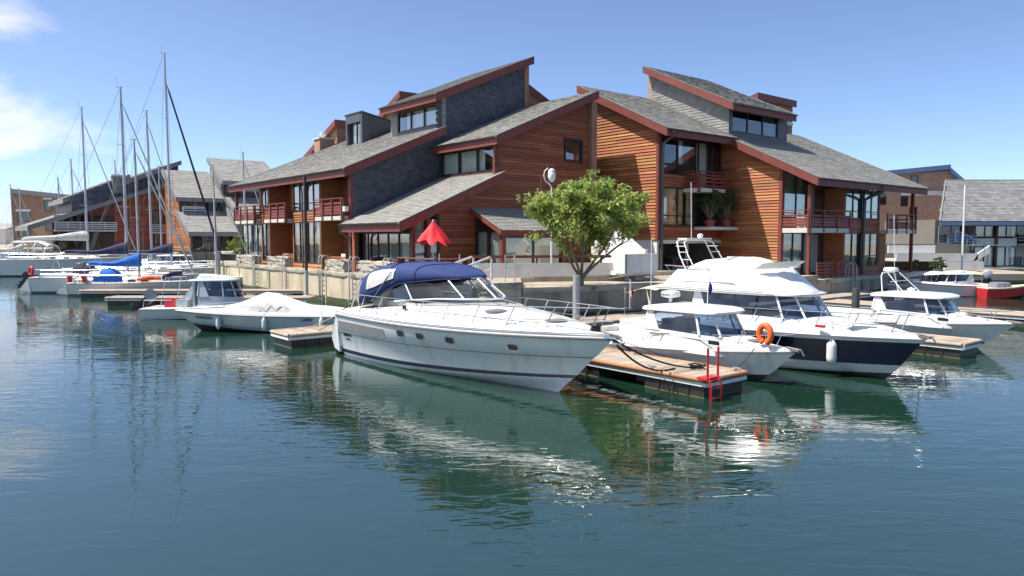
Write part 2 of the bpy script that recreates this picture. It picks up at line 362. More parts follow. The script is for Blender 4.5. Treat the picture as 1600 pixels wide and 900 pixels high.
# pilaster strips and sheet-pile joints down the quay faces
def joints(parent, a, b, step, z1, m, w=.12, d=.05):
    a = Vector((a[0], a[1], 0)); b = Vector((b[0], b[1], 0)); L = (b-a).length; dd = (b-a).normalized(); o = Vector((dd.y, -dd.x, 0))
    x = step*.5
    while x < L:
        p = a + dd*x; q = p + dd*w
        MB().hexa([p - o*.1 + Vector((0, 0, -.5)), q - o*.1 + Vector((0, 0, -.5)), q + o*d + Vector((0, 0, -.5)), p + o*d + Vector((0, 0, -.5))],
                  [p - o*.1 + Vector((0, 0, z1)), q - o*.1 + Vector((0, 0, z1)), q + o*d + Vector((0, 0, z1)), p + o*d + Vector((0, 0, z1))]).build('wall_rib', m, parent)
        x += step
joints(q_left, P1[0], P1[1], 3.1, QL - .24, 'concrete_pale')
for i in range(3): joints(q_mid, P2[i], P2[i+1], 2.4, QM - .24, 'concrete_dark')
joints(q_right, P3[0], P3[1], 3.4, QR - .24, 'concrete_dark')
# far land left and right
far = MB(); far.add([(-400, 104, 2.4), (-26, 104, 2.4), (60, 160, 2.4), (60, 700, 2.4), (-900, 700, 2.4), (-900, 104, 2.4)], [(0, 1, 2, 3, 4, 5)])
far.add([(-900, 104, -1), (-26, 104, -1), (-26, 104, 2.39), (-900, 104, 2.39)], [(0, 1, 2, 3)]); struct(far.build('ground_far_left', 'paving'))
fr = MB(); fr.add([(30, 69.5, 1.06), (300, 69.5, 1.06), (300, 500, 1.06), (30, 500, 1.06)], [(0, 1, 2, 3)]); fo = struct(fr.build('ground_far_right', 'paving'))
MB().add([(30, 69.5, -1), (300, 69.5, -1), (300, 69.5, 1.05), (30, 69.5, 1.05)], [(0, 1, 2, 3)]).add([(30, 69.5, -1), (30, 500, -1), (30, 500, 1.05), (30, 69.5, 1.05)], [(0, 1, 2, 3)]).build('quay_wall', 'concrete_pale', fo)
edge_run(fo, 'quay_lip', (30, 69.5), (300, 69.5), lipz(1.08), 'concrete_lip', .0, 8)
edge_run(fo, 'weed_band', (30, 69.5), (300, 69.5), WEED, 'algae', .02, 4)

# ------------------------------------------------------------------ house-building kit: p = into the house / up the roof, q = along the eave
class House:
    def __init__(s, root, o, swap): s.root = root; s.o = Vector(o); s.swap = swap
    def other(s): return House(s.root, s.o, not s.swap)
    def mb(s): return MB()
    def put(s, mb, name, mats, parent=None, smooth=None, kind=None):
        mb.v = [((q, p, z) if s.swap else (p, q, z)) for p, q, z in mb.v]
        return mb.build(name, mats, parent or s.root, smooth, kind, off=s.o)
def house(name, label, cat, o, swap, group=None):
    r = thing(name, label, cat, W(*o), TH, group); return House(r, o, swap)
def pl(plane, c):
    return (lambda a, d, z: (c-d, a, z)) if plane == 'p' else (lambda a, d, z: (a, c-d, z))

def tiles(mb, P, s0, s1, t0, t1, w, e, inside=None, th=.03, jit=.3):
    """overlapping slates: P(s, t, d) maps along, up and out; each slate is an island with a top and a butt edge"""
    k = 0; t = t0
    while t < t1 - .02:
        s = s0 - (w*.5 if k % 2 else 0)
        te = min(t + e*1.12, t1 + .03)
        while s < s1:
            a, b = max(s, s0) + .004, min(s + w, s1) - .004; s += w
            if b - a < .05: continue
            if inside and not inside((a+b)/2, (t+te)/2): continue
            d = th*(1 + R.uniform(-jit, jit)); tj = t + R.uniform(-.012, .012)
            mb.add([P(a, tj, 0), P(b, tj, 0), P(b, tj, d + .008), P(a, tj, d + .008), P(b, te, .009), P(a, te, .009)], [(0, 1, 2, 3), (3, 2, 4, 5)])
        t += e; k += 1
    return mb

def roof(H, p0, p1, q0, q1, z0, k, fascia=.5, near=True, far=True, high=True, eave=True, th=.2, slate='slate_roof', trim='stain_red', w=.34, e=.23, gut=True, lip='slate_pale'):
    zt = lambda p: z0 + k*(p-p0)
    mb = MB().hexa([(p0, q0, z0-th), (p1, q0, zt(p1)-th), (p1, q1, zt(p1)-th), (p0, q1, z0-th)], [(p0, q0, z0), (p1, q0, zt(p1)), (p1, q1, zt(p1)), (p0, q1, z0)])
    rf = H.put(mb, 'roof', 'soffit')
    cs = 1/math.hypot(1, k); L = (p1-p0)/cs
    P = lambda s, t, d: (p0 + t*cs - d*k*cs, s, z0 + t*cs*k + d*cs)
    H.put(tiles(MB(), P, q0 - .03, q1 + .03, -.06, L, w, e), 'slates', slate, rf, kind='stuff')
    if eave: H.put(MB().box(p0-.05, p0-.002, q0-.04, q1+.04, z0-fascia, z0-.012), 'fascia', trim, rf)
    def rake(q, s):
        qa, qb = (q-.055, q-.003) if s < 0 else (q+.003, q+.055)
        H.put(MB().prism([(p0, qa, z0-fascia), (p1, qa, zt(p1)-fascia), (p1, qa, zt(p1)-.004), (p0, qa, z0-.004)], (0, qb-qa, 0)), 'rake_board', trim, rf)
        H.put(MB().prism([(p0-.05, qa-.015, z0+.004), (p1, qa-.015, zt(p1)+.004), (p1, qa-.015, zt(p1)+.045), (p0-.05, qa-.015, z0+.045)], (0, qb-qa+.03, 0)), 'verge', lip, rf)
    if near: rake(q0, -1)
    if far: rake(q1, 1)
    if high: H.put(MB().box(p1+.002, p1+.05, q0-.05, q1+.05, zt(p1)-fascia, zt(p1)+.03), 'ridge_board', trim, rf)
    if gut:
        n = 7; pr = [(-.075*math.sin(math.pi*i/n) , .07*-math.cos(math.pi*i/n)) for i in range(n+1)]
        rings = [[(p0-.06 + .075*math.cos(math.pi + math.pi*i/n) - .075, q, z0-.03 + .08*math.sin(math.pi + math.pi*i/n)) for i in range(n+1)] for q in (q0-.02, q1+.02)]
        H.put(MB().loft(rings), 'gutter', 'zinc', rf, smooth=60)
    return rf

def wallpart(H, poly, plane, c, th, m, name='wall'):
    f = pl(plane, c); pts = [f(a, 0, z) for a, z in poly]
    d = (th, 0, 0) if plane == 'p' else (0, th, 0)
    return H.put(MB().prism(pts, d), name, m)

def planks(H, wall, plane, c, a0, a1, z0, ztop, h, m, holes=(), lens=(2.4, 5.2)):
    f = pl(plane, c); z = z0; zmax = max(ztop(a0 + (a1-a0)*i/60) for i in range(61))
    while z < zmax - h*.5:
        ins = [a0 + (a1-a0)*i/240 for i in range(241) if ztop(a0 + (a1-a0)*i/240) >= z + h*.55]
        if ins:
            runs = []; st = ins[0]; pv = ins[0]
            for a in ins[1:]:
                if a - pv > (a1-a0)/240*1.5: runs.append((st, pv)); st = a
                pv = a
            runs.append((st, pv))
            for (x0, x1, y0, y1) in holes:
                if y0 < z + h*.5 < y1:
                    nr = []
                    for s, e in runs:
                        if e <= x0 or s >= x1: nr.append((s, e)); continue
                        if s < x0: nr.append((s, x0))
                        if e > x1: nr.append((x1, e))
                    runs = nr
            for s, e in runs:
                x = s
                while e - x > .06:
                    y = x + R.uniform(*lens)
                    if e - y < .9: y = e
                    j = R.uniform(-.006, .006); zt_ = z + h - R.uniform(.012, .026)
                    mb = MB().add([f(x+.002, 0, z), f(y-.002, 0, z), f(y-.002, .055+j, z), f(x+.002, .055+j, z), f(x+.002, 0, zt_), f(y-.002, 0, zt_), f(y-.002, .008+j, zt_), f(x+.002, .008+j, zt_)],
                        [(0, 3, 2, 1), (4, 5, 6, 7), (0, 1, 5, 4), (1, 2, 6, 5), (2, 3, 7, 6), (3, 0, 4, 7)])
                    H.put(mb, 'plank', m, wall); x = y
        z += h

def window(H, plane, c, a0, a1, z0, z1, n=2, cur='curtain', glass='glass', transom=None, fr=.06, fm='frame_dark', cover=1.0, name='window', blind=False, gaps=None):
    f = pl(plane, c); mb = MB()
    def bar(x0, x1, y0, y1, d0=-.06, d1=.04):
        mb.hexa([f(x0, d0, y0), f(x1, d0, y0), f(x1, d1, y0), f(x0, d1, y0)], [f(x0, d0, y1), f(x1, d0, y1), f(x1, d1, y1), f(x0, d1, y1)])
    bar(a0, a1, z0, z0+fr, d1=.055); bar(a0, a1, z1-fr, z1)
    xs = [a0 + (a1-a0)*i/n for i in range(n+1)]
    for i, x in enumerate(xs):
        h = fr if 0 < i < n else fr*.9
        l, r = (x, x+h) if i == 0 else ((x-h, x) if i == n else (x-h*.7, x+h*.7))
        bar(l, r, z0+fr+.001, z1-fr-.001, d1=.045)
    if transom:
        for i in range(n): bar(xs[i]+fr, xs[i+1]-fr, transom-.03, transom+.03, d1=.03)
    w = H.put(mb, name, fm)
    for i in range(n):
        l, r = xs[i] + fr*.6, xs[i+1] - fr*.6
        dz = R.uniform(-.004, .004)
        H.put(MB().hexa([f(l, -.006+dz, z0+fr*.6), f(r, -.006-dz, z0+fr*.6), f(r, -.002-dz, z0+fr*.6), f(l, -.002+dz, z0+fr*.6)], [f(l, -.006+dz, z1-fr*.6), f(r, -.006-dz, z1-fr*.6), f(r, -.002-dz, z1-fr*.6), f(l, -.002+dz, z1-fr*.6)]), 'pane', glass, w)
        if cur:
            if blind:
                zb = z0 + (z1-z0)*R.uniform(0, .05); mbb = MB(); z = zb
                while z < z1 - .05:
                    mbb.hexa([f(l, -.13, z), f(r, -.13, z), f(r, -.10, z), f(l, -.10, z)], [f(l, -.12, z+.085), f(r, -.12, z+.085), f(r, -.115, z+.085), f(l, -.115, z+.085)]); z += .09
                H.put(mbb, 'blind', cur, w)
            else:
                cv = cover if not gaps else gaps[i % len(gaps)]
                if cv <= 0: continue
                parts = [(l, l+(r-l)*cv)] if cv >= .95 or R.random() < .5 else [(l, l+(r-l)*cv*.5), (r-(r-l)*cv*.5, r)]
                for x0, x1 in parts:
                    m_ = max(6, int((x1-x0)/.045)); ph = R.uniform(0, 6); rows = []
                    for zz_ in (z0+.03, z1-.05):
                        rows.append([f(x0 + (x1-x0)*k/m_, -.16 + .028*math.sin(ph + k*1.15) + .012*math.sin(k*.43+ph), zz_) for k in range(m_+1)])
                    H.put(MB().loft(rows), 'curtain', cur, w, smooth=80)
    return w

def balcony(H, pf, pb, q0, q1, z, htop=1.05, near=True, far=True, slabm='slab', rm='rail_red', solid=3, slabh=.24, posts=None):
    b = H.put(MB().box(pf-.06, pb, q0-.05, q1+.05, z-slabh, z), 'balcony', slabm)
    hs = [(.10, .27), (.30, .47), (.50, .62), (.72, .84)] if solid >= 3 else [(.1, .22), (.36, .47), (.6, .71), (.8, .9)]
    runs = [('f', q0, q1)] + ([('n', pf, pb)] if near else []) + ([('r', pf, pb)] if far else [])
    for kind, a, e in runs:
        def bx(mb, s, t, y0, y1, o=0., th=.035):
            if kind == 'f': return mb.box(pf-o-th, pf-o, s, t, y0, y1)
            q = q0 if kind == 'n' else q1
            return mb.box(s, t, q-o-th, q-o, y0, y1) if kind == 'n' else mb.box(s, t, q+o, q+o+th, y0, y1)
        for y0, y1 in hs: H.put(bx(MB(), a+.01, e-.01, z+y0, z+y1), 'rail_board', rm, b)
        H.put(bx(MB(), a-.02, e+.02, z+htop-.05, z+htop, -.06, .14), 'handrail', rm, b)
        n = max(1, round((e-a)/1.5)) if not posts else posts
        for i in range(n+1):
            if kind != 'f' and i == n: continue
            s = a + (e-a)*i/n
            H.put(bx(MB(), s-.045, s+.045, z-slabh-.06, z+htop-.055, .002+.035, .08), 'post', rm, b)
    return b

def pipe(H, pts, r=.055, m='zinc', name='downpipe'):
    return H.put(MB().tube(pts, r, 8), name, m, smooth=60)
def core(H, poly, q0, q1, m='core', name='wall'):      # poly in (p, z), swept along q
    return H.put(MB().prism([(p, q0, z) for p, z in poly], (0, q1-q0, 0)), name, m)
def box(H, name, m, p0, p1, q0, q1, z0, z1, parent=None): return H.put(MB().box(p0, p1, q0, q1, z0, z1), name, m, parent)

# ------------------------------------------------------------------ left house: stepped slate roofs, slate and cedar gables
KL = .43
HL = house('timber_house', 'left red-brown cedar and slate house with stepped roofs and balconies above the pale quay', 'house', (20.8, 33.95, QL), False)
HL2 = HL.other(); G = QL
roofA = lambda p: 8.08 + KL*(p-20.0); roofT = lambda p: 13.19 + KL*(p-26.45); roofBl = lambda p: 4.80 + KL*(p-19.9); roofBu = lambda p: 9.83 + KL*(p-26.35)
# rear wing
core(HL, [(23.3, G), (33, G), (33, 13.2), (23.3, 9.1)], 40.6, 59.5)
core(HL, [(27.9, 10.5), (34.2, 10.5), (34.2, 16.2), (27.9, 13.5)], 40.6, 46.6)
core(HL, [(22.6, G), (34.2, G), (34.2, 12.8), (27.6, 10.0), (27.6, 7.8), (22.6, 5.6)], 34.2, 40.5)
roof(HL, 20.0, 27.2, 39.9, 46.85, 8.08, KL, far=False, high=False)
roof(HL, 20.0, 33.0, 46.85, 60.1, 8.08, KL, near=False)
roof(HL, 26.45, 34.65, 39.9, 47.1, 13.19, KL)
roof(HL, 19.9, 26.9, 33.5, 40.33, 4.80, KL, far=False, high=False)
roof(HL, 26.35, 34.6, 33.5, 40.33, 9.83, KL, far=False)
# dark slate gable of the rear wing
wall = wallpart(HL, [(20.7, G), (34.2, G), (34.2, roofT(34.2)-.2), (26.9, roofT(26.9)-.2), (26.9, roofA(26.9)-.2), (20.7, roofA(20.7)-.2)], 'q', 40.40, .18, 'slate_wall')
def inA(p, z):
    top = roofT(p)-.15 if p > 26.8 else roofA(p)-.15
    bot = roofBu(p)-.1 if p > 26.5 else roofBl(p)-.1
    return bot < z < top
HL.put(tiles(MB(), lambda s, t, d: (s, 40.395-d, t), 20.75, 34.2, 4.9, 16.6, .34, .2, inA), 'slates', 'slate_wall', wall, kind='stuff')
box(HL, 'corner_board', 'stain_red', 20.55, 20.75, 40.34, 40.62, G, 8.0)
box(HL, 'brick_pier', 'brick', 34.2, 34.6, 40.3, 41.0, 9, 16.3)
# top storey windows (facing left)
box(HL, 'wall', 'slate_wall', 27.2, 27.5, 40.6, 46.9, 10.9, 11.4)
box(HL, 'wall', 'slate_pale', 27.18, 27.5, 40.36, 40.95, 11.0, 13.2); box(HL, 'wall', 'slate_pale', 27.18, 27.5, 46.0, 46.9, 11.0, 13.2)
box(HL, 'lintel', 'soffit', 27.2, 27.5, 40.95, 46.0, 12.75, 13.25)
window(HL, 'p', 27.3, 40.95, 46.0, 11.4, 12.75, 3, 'curtain', gaps=[1, 1, .45], fr=.09)
# dormer
dm = core(HL, [(27.9, 11.0), (27.9, 13.5), (31.6, 12.7), (31.6, 12.6)], 51.6, 54.1, 'slate_wall', 'dormer')
for q0, q1 in ((51.5, 51.75), (53.95, 54.2)): HL.put(MB().prism([(27.3, q0, 11.0), (27.3, q0, 13.6), (31.7, q0, 12.78), (31.7, q0, 12.3)], (0, q1-q0, 0)), 'cheek', 'slate_wall', dm)
HL.put(MB().prism([(27.22, 51.4, 13.62), (31.7, 51.4, 12.8), (31.7, 51.4, 12.86), (27.22, 51.4, 13.7)], (0, 2.9, 0)), 'dormer_roof', 'zinc', dm)
box(HL, 'dormer_head', 'slate_wall', 27.28, 27.6, 51.76, 53.94, 12.95, 13.6, dm)
window(HL, 'p', 27.6, 51.8, 53.9, 11.3, 12.95, 2, 'curtain', gaps=[0, 1])
# far brick stair towers and chimney
def tower(H2, p0, p1, q0, q1, z0, k, zb, m='brick', trim='stain_red'):
    """brick tower with a single-pitch roof, high side at p0 (towards the camera)"""
    box(H2, 'brick_tower', m, p0+.3, p1, q0+.3, q1, zb, z0 - k*(p1-p0) - .5)
    H2.put(MB().prism([(p0+.3, q0+.31, z0-k*(p1-p0)-.5), (p1, q0+.31, z0-k*(p1-p0)-.5), (p0+.3, q0+.31, z0-.3)], (0, q1-q0-.32, 0)), 'brick_gable', m)
    r = H2.put(MB().prism([(p0, q0, z0), (p1, q0, z0-k*(p1-p0)), (p1, q0, z0-k*(p1-p0)-.25), (p0, q0, z0-.25)], (0, q1-q0, 0)), 'roof', 'slate_roof')
    H2.put(MB().prism([(p0, q0-.06, z0+.03), (p1, q0-.06, z0-k*(p1-p0)+.03), (p1, q0-.06, z0-k*(p1-p0)-.5), (p0, q0-.06, z0-.5)], (0, .055, 0)), 'rake_board', trim, r)
    box(H2, 'ridge_board', trim, p0-.06, p0-.003, q0-.06, q1+.05, z0-.55, z0+.04, r)
tower(HL2, 61.6, 69, 30.0, 34.0, 14.5, .39, 8)
tower(HL2, 55.4, 60, 33.0, 36.5, 16.45, .43, 10)
ch = box(HL, 'chimney', 'brick_pale', 28.6, 30.0, 61.8, 63.0, 8, 12.75); box(HL, 'chimney_cap', 'slab', 28.5, 30.1, 61.7, 63.1, 12.75, 12.88, ch)
HL.put(MB().lathe([(.16, 0), (.2, .1), (.3, .3), (.3, .5), (.05, .55)], (29.2, 62.4, 12.88), 12), 'chimney_cowl', 'white_metal', ch)
# rear slope seen past the ridge
HL.put(MB().prism([(34.7, 40.4, 14.9), (38.2, 40.4, 13.3), (38.2, 40.4, 12.7), (34.7, 40.4, 14.2)], (0, .06, 0)), 'rake_board', 'stain_red')
HL.put(MB().prism([(34.7, 40.47, 14.9), (38.2, 40.47, 13.3), (38.2, 40.47, 13.1), (34.7, 40.47, 14.7)], (0, 6, 0)), 'roof', 'slate_roof')
# balcony front towards the water (window bays flush, balcony bays recessed)
F, RC = 20.6, 22.2
def flush_bay(H, F, RC, q0, q1, zf, zm0, zm1, zt, zbase, wins, m='cedar_gold', cl='curtain', cu='curtain', glass='glass', ph=.165):
    """flush bay: base boards, tall lower window, boarded band, upper window, cheeks back to the recess"""
    b0 = box(H, 'wall', m, F+.05, RC+.2, q0, q0+.1, zf, zt); box(H, 'wall', m, F+.05, RC+.2, q1-.1, q1, zf, zt)
    for (z0, z1) in ((zf, zbase), (zm0, zm1)):
        w = box(H, 'wall', 'soffit', F+.06, F+.22, q0+.1, q1-.1, z0, z1)
        planks(H, w, 'p', F+.06, q0+.02, q1-.02, z0+.01, lambda a: z1, ph, m, lens=(1.6, 3))
    box(H, 'floor_slab', 'core', F+.25, RC+1, q0+.1, q1-.1, zm0, zm0+.3)
    n = len(wins)
    for a, b, k in wins:
        window(H, 'p', F+.1, a, b, zbase, zm0, k, cl, glass, transom=zbase+.75, gaps=[1, .7, 1])
        window(H, 'p', F+.1, a, b, zm1, zt-.05, k, cu, glass, transom=zm1+.5, gaps=[1, 1, .6])
    box(H, 'interior_wall', 'interior', RC+.9, RC+1.0, q0+.1, q1-.1, zf, zt)
flush_bay(HL, F, RC, 44.7, 49.2, G, 5.05, 5.78, 7.75, 2.3, [(44.85, 46.85, 2), (47.05, 49.05, 2)], cl='curtain_tan', cu='curtain')
flush_bay(HL, F, RC, 53.4, 55.1, G, 5.05, 5.78, 7.75, 2.3, [(53.55, 54.95, 2)], cl='curtain_green', cu='curtain')
for q0, q1, lw in ((40.6, 44.7, 'w'), (49.2, 53.4, 'w'), (55.1, 59.6, 'g')):
    if lw == 'w':
        w = box(HL, 'wall', 'soffit', RC+.05, RC+.2, q0+.02, q1-.02, G, 5.0)
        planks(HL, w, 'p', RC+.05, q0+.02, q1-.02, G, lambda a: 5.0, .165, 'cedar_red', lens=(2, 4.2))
    else:
        window(HL, 'p', F+.2, q0+.1, q1-.1, G+.05, 5.0, 4, 'curtain_green', gaps=[.4, 1, .5, .8])
    window(HL, 'p', RC, q0+.08, q1-.9, 5.3, 8.1, 2, 'curtain', gaps=[1, .5]); box(HL, 'wall', 'cedar_red', RC-.02, RC+.15, q1-.9, q1-.02, 5.3, 8.2)
    balcony(HL, 20.22, RC+.1, q0+.12, q1-.12, 5.3, 1.1, near=True, far=False)
    box(HL, 'interior_wall', 'interior', 23.0, 23.2, q0, q1, G, 8.2)
box(HL, 'post', 'rail_red', 20.2, 20.4, 59.2, 59.4, 5.3, 8.0)
pipe(HL, [(19.95, 47.2, 7.95), (20.05, 47.2, 7.7), (20.45, 47.2, 7.4), (20.5, 47.2, 7.0), (20.5, 47.2, G)], .06)
# flood light under the slate gable
fl = HL.put(MB().box(20.1, 20.35, 40.2, 40.5, 5.55, 5.85), 'flood_light', 'white_metal')
# front wing: cedar gable
gt = lambda p: (roofBu(p) if p > 26.5 else roofBl(p)) - .18
wall = wallpart(HL, [(22.6, G), (34.3, G), (34.3, gt(34.3)), (26.55, gt(26.55)), (26.5, gt(26.5)), (22.6, gt(22.6))], 'q', 34.0, .12, 'soffit')
planks(HL, wall, 'q', 34.0, 22.7, 34.25, G+.05, gt, .17, 'cedar_red', holes=[(32.05, 33.55, 8.75, 10.15), (25.1, 29.75, 0, 5.2)], lens=(3.2, 6.5))
window(HL, 'q', 33.97, 32.1, 33.5, 8.8, 10.1, 1, 'curtain', fr=.12); 
HL.put(MB().box(33.5, 33.62, 33.86, 33.99, 8.7, 10.2).box(32.0, 33.62, 33.86, 33.99, 10.1, 10.2), 'window_surround', 'frame_dark')
box(HL, 'brick_pier', 'brick', 34.3, 34.75, 33.72, 34.5, G, 12.75)
box(HL, 'wall', 'soffit', 26.95, 27.3, 34.1, 40.4, 7.4, 7.95)
box(HL, 'post', 'stain_red', 26.7, 26.95, 33.9, 34.25, 7.6, 9.7)
window(HL, 'p', 26.98, 34.3, 40.1, 7.95, 9.4, 3, 'curtain', gaps=[.6, 1, 1], fr=.09); box(HL, 'lintel', 'soffit', 26.9, 27.2, 34.25, 40.35, 9.4, 9.9)
# garden room under the low roof
window(HL, 'p', 21.0, 34.3, 40.2, G+.05, 4.25, 5, 'curtain_green', glass='glass', gaps=[1, 0, .3, 0, .5])
window(HL, 'q', 34.02, 21.05, 22.6, G+.05, 5.0, 2, 'curtain_green', gaps=[1, 1])
for p, q in ((20.85, 33.9), (21.8, 33.84)): box(HL, 'post', 'stain_red', p, p+.2, q, q+.2, G, roofBl(p)-.25)
box(HL, 'post', 'cedar_gold', 20.6, 20.85, 40.0, 40.3, G, 4.9)
pipe(HL, [(19.82, 40.3, 4.7), (19.85, 40.3, 4.3), (20.2, 40.0, 4.05), (20.3, 39.9, 3.9), (20.3, 39.9, 2.1), (19.9, 39.9, 1.95)], .07)
# bay with blinds on the gable
roof(HL2, 31.25, 33.95, 24.85, 29.95, 4.42, .46, fascia=.28, far=True, high=False, th=.14, gut=False, w=.3, e=.2)
for q in (25.02, 29.5): box(HL2, 'post', 'stain_red', 31.35, 31.6, q, q+.25, G, 4.3)
box(HL2, 'lintel', 'stain_red', 31.38, 31.55, 25.28, 29.5, 4.05, 4.3)
window(HL2, 'p', 31.5, 25.3, 29.48, 2.45, 4.04, 2, 'blind', blind=True, fr=.07); box(HL2, 'wall', 'white_wall', 31.45, 31.6, 25.3, 29.48, G, 2.45)
window(HL2, 'q', 25.12, 31.62, 33.9, 2.4, 4.35, 2, 'curtain_green', gaps=[1, 1]); box(HL2, 'wall', 'white_wall', 31.62, 33.9, 25.06, 25.2, G, 2.4)
HL2.put(MB().prism([(31.62, 25.1, 4.36), (33.9, 25.1, 4.36), (33.9, 25.1, 5.3)], (0, .04, 0)), 'pane', 'glass_dark')
box(HL2, 'wall', 'core', 33.2, 33.7, 25.5, 29.4, G, 4.2)

# ------------------------------------------------------------------ right house
KR = .479
HR = house('timber_house', 'right golden cedar house with pale slate dormer wall and balconies over the dark quay', 'house', (36.7, 25.8, QR), True)
G = QR
r1 = lambda p: 10.7 + KR*(p-29.14); r2 = lambda p: 7.66 + KR*(p-23.07); t2 = lambda p: 13.0 + KR*(p-29.14)
core(HR, [(31.4, 3.85), (36.6, 3.85), (36.6, 13.9), (31.4, 11.4)], 36.9, 43.5)
core(HR, [(27.0, G), (36, G), (36, 13.0), (27.0, 9.2)], 43.8, 58.6)
core(HR, [(30.9, 10.5), (36.6, 10.5), (36.6, 16.2), (30.9, 13.5)], 43.8, 51.0)
roof(HR, 29.14, 36.95, 36.15, 43.58, 10.7, KR, far=False, lip='slate_pale')
roof(HR, 29.14, 36.95, 43.0, 50.9, 13.0, KR)
roof(HR, 23.07, 29.95, 43.05, 51.2, 7.66, KR, far=False, high=False)
roof(HR, 23.07, 33.4, 51.2, 59.0, 7.66, KR, near=False)
wall = wallpart(HR, [(30.3, 3.85), (36.7, 3.85), (36.7, r1(36.7)-.2), (30.3, r1(30.3)-.2)], 'q', 36.72, .15, 'soffit')
planks(HR, wall, 'q', 36.72, 30.36, 36.68, 3.86, lambda p: r1(p)-.15, .2, 'cedar_gold', lens=(2.0, 4.2))
box(HR, 'corner_board', 'stain_red', 30.15, 30.34, 36.6, 36.9, 3.8, r1(30.2)-.25)
box(HR, 'wall', 'white_wall', 30.3, 36.7, 36.74, 36.95, G, 3.85)
wall = wallpart(HR, [(25.85, G), (30.5, G), (30.5, r2(30.5)-.2), (25.85, r2(25.85)-.2)], 'q', 43.6, .15, 'soffit')
planks(HR, wall, 'q', 43.6, 25.95, 30.5, G+.1, lambda p: min(r2(p)-.15, 10.6), .19, 'cedar_gold', lens=(1.8, 3.6))
box(HR, 'corner_board', 'stain_red', 25.7, 25.93, 43.5, 43.8, G, r2(25.8)-.25)
wall = wallpart(HR, [(29.85, r2(29.85)-.3), (36.7, r1(36.7)-.4), (36.7, t2(36.7)-.2), (29.85, t2(29.85)-.2)], 'q', 43.62, .15, 'slate_pale')
HR.put(tiles(MB(), lambda s, t, d: (s, 43.615-d, t), 29.85, 36.7, 10.6, 16.7, .42, .2, lambda p, z: r1(p)-.1 < z < t2(p)-.15), 'slates', 'slate_pale', wall, kind='stuff')
box(HR, 'brick_pier', 'brick_pale', 36.7, 37.0, 43.6, 44.2, 12, 16.2)
box(HR, 'brick_pier', 'brick', 36.75, 37.1, 36.7, 37.3, G, 13.8)
# top storey windows
window(HR, 'p', 29.95, 44.0, 49.75, 11.25, 12.75, 3, 'curtain', glass='glass_dark', gaps=[0, 0, 1], fr=.1)
box(HR, 'wall', 'slate_wall', 29.88, 30.1, 43.85, 51.0, 10.4, 11.25); box(HR, 'wall', 'slate_wall', 29.86, 30.9, 49.77, 51.0, 11.25, 12.9); box(HR, 'lintel', 'soffit', 29.9, 30.1, 43.9, 49.77, 12.75, 13.1)
box(HR, 'wall', 'slate_wall', 29.84, 30.1, 43.63, 44.0, 10.4, 12.9)
# brick tower behind
tower(HR, 36.2, 41, 57.0, 63.2, 16.4, .3, G, 'brick', 'stain_red'); box(HR, 'wall', 'white_wall', 35.9, 36.4, 61.0, 62.3, 14.1, 14.35)
window(HR, 'p', 36.4, 61.2, 62.2, 13.2, 14.1, 1, None, 'glass_dark')
# recess between the two gables
Z = 30.4
window(HR, 'p', Z, 36.95, 38.75, 8.7, 10.35, 1, None, 'glass_dark', fr=.05); window(HR, 'p', Z, 38.8, 40.75, 8.7, 10.35, 1, 'curtain', 'glass', gaps=[.35])
window(HR, 'p', Z-.02, 40.95, 42.1, 7.25, 10.35, 1, 'curtain', 'glass', transom=8.2); window(HR, 'p', Z, 42.15, 43.5, 7.25, 10.35, 2, 'curtain_tan', 'glass_dark', gaps=[.4, .3])
window(HR, 'p', Z, 36.95, 40.75, 8.08, 8.68, 2, None, 'glass_dark', fr=.05)
for z0, z1 in ((7.25, 8.06), (3.85, 4.75)):
    q1 = 40.85 if z0 > 7 else 43.5
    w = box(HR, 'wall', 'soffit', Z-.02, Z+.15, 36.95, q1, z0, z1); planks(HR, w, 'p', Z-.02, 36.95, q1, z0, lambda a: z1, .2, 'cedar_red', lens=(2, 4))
window(HR, 'p', Z, 36.95, 40.75, 4.78, 7.22, 2, 'curtain_tan', transom=5.4, gaps=[1, .8])
window(HR, 'p', Z+.6, 40.8, 43.5, 4.78, 7.22, 2, None, 'glass_dark')
box(HR, 'floor_slab', 'core', Z+.1, 31.5, 36.95, 43.5, 7.2, 7.4); box(HR, 'floor_slab', 'slab', 28.9, 31.5, 40.7, 43.5, 4.5, 4.7); box(HR, 'floor_slab', 'slab', 30.3, 36.6, 36.95, 43.6, 3.6, 3.84)
box(HR, 'interior_wall', 'interior', 31.3, 31.4, 36.95, 43.5, 3.85, 10.6)
balcony(HR, 29.2, 30.4, 39.5, 42.3, 7.2, 1.1, near=True, far=True, solid=2)
pipe(HR, [(29.0, 36.5, 10.6), (29.05, 36.7, 10.3), (29.6, 36.85, 10.1), (30.05, 36.95, 9.9), (30.1, 36.95, 9.5), (30.1, 36.95, 1.5)], .1)
# car port
box(HR, 'wall', 'white_wall', 36.2, 36.4, 37.0, 43.6, G, 3.6); box(HR, 'post', 'white_wall', 30.6, 30.75, 40.2, 40.35, G, 3.6)
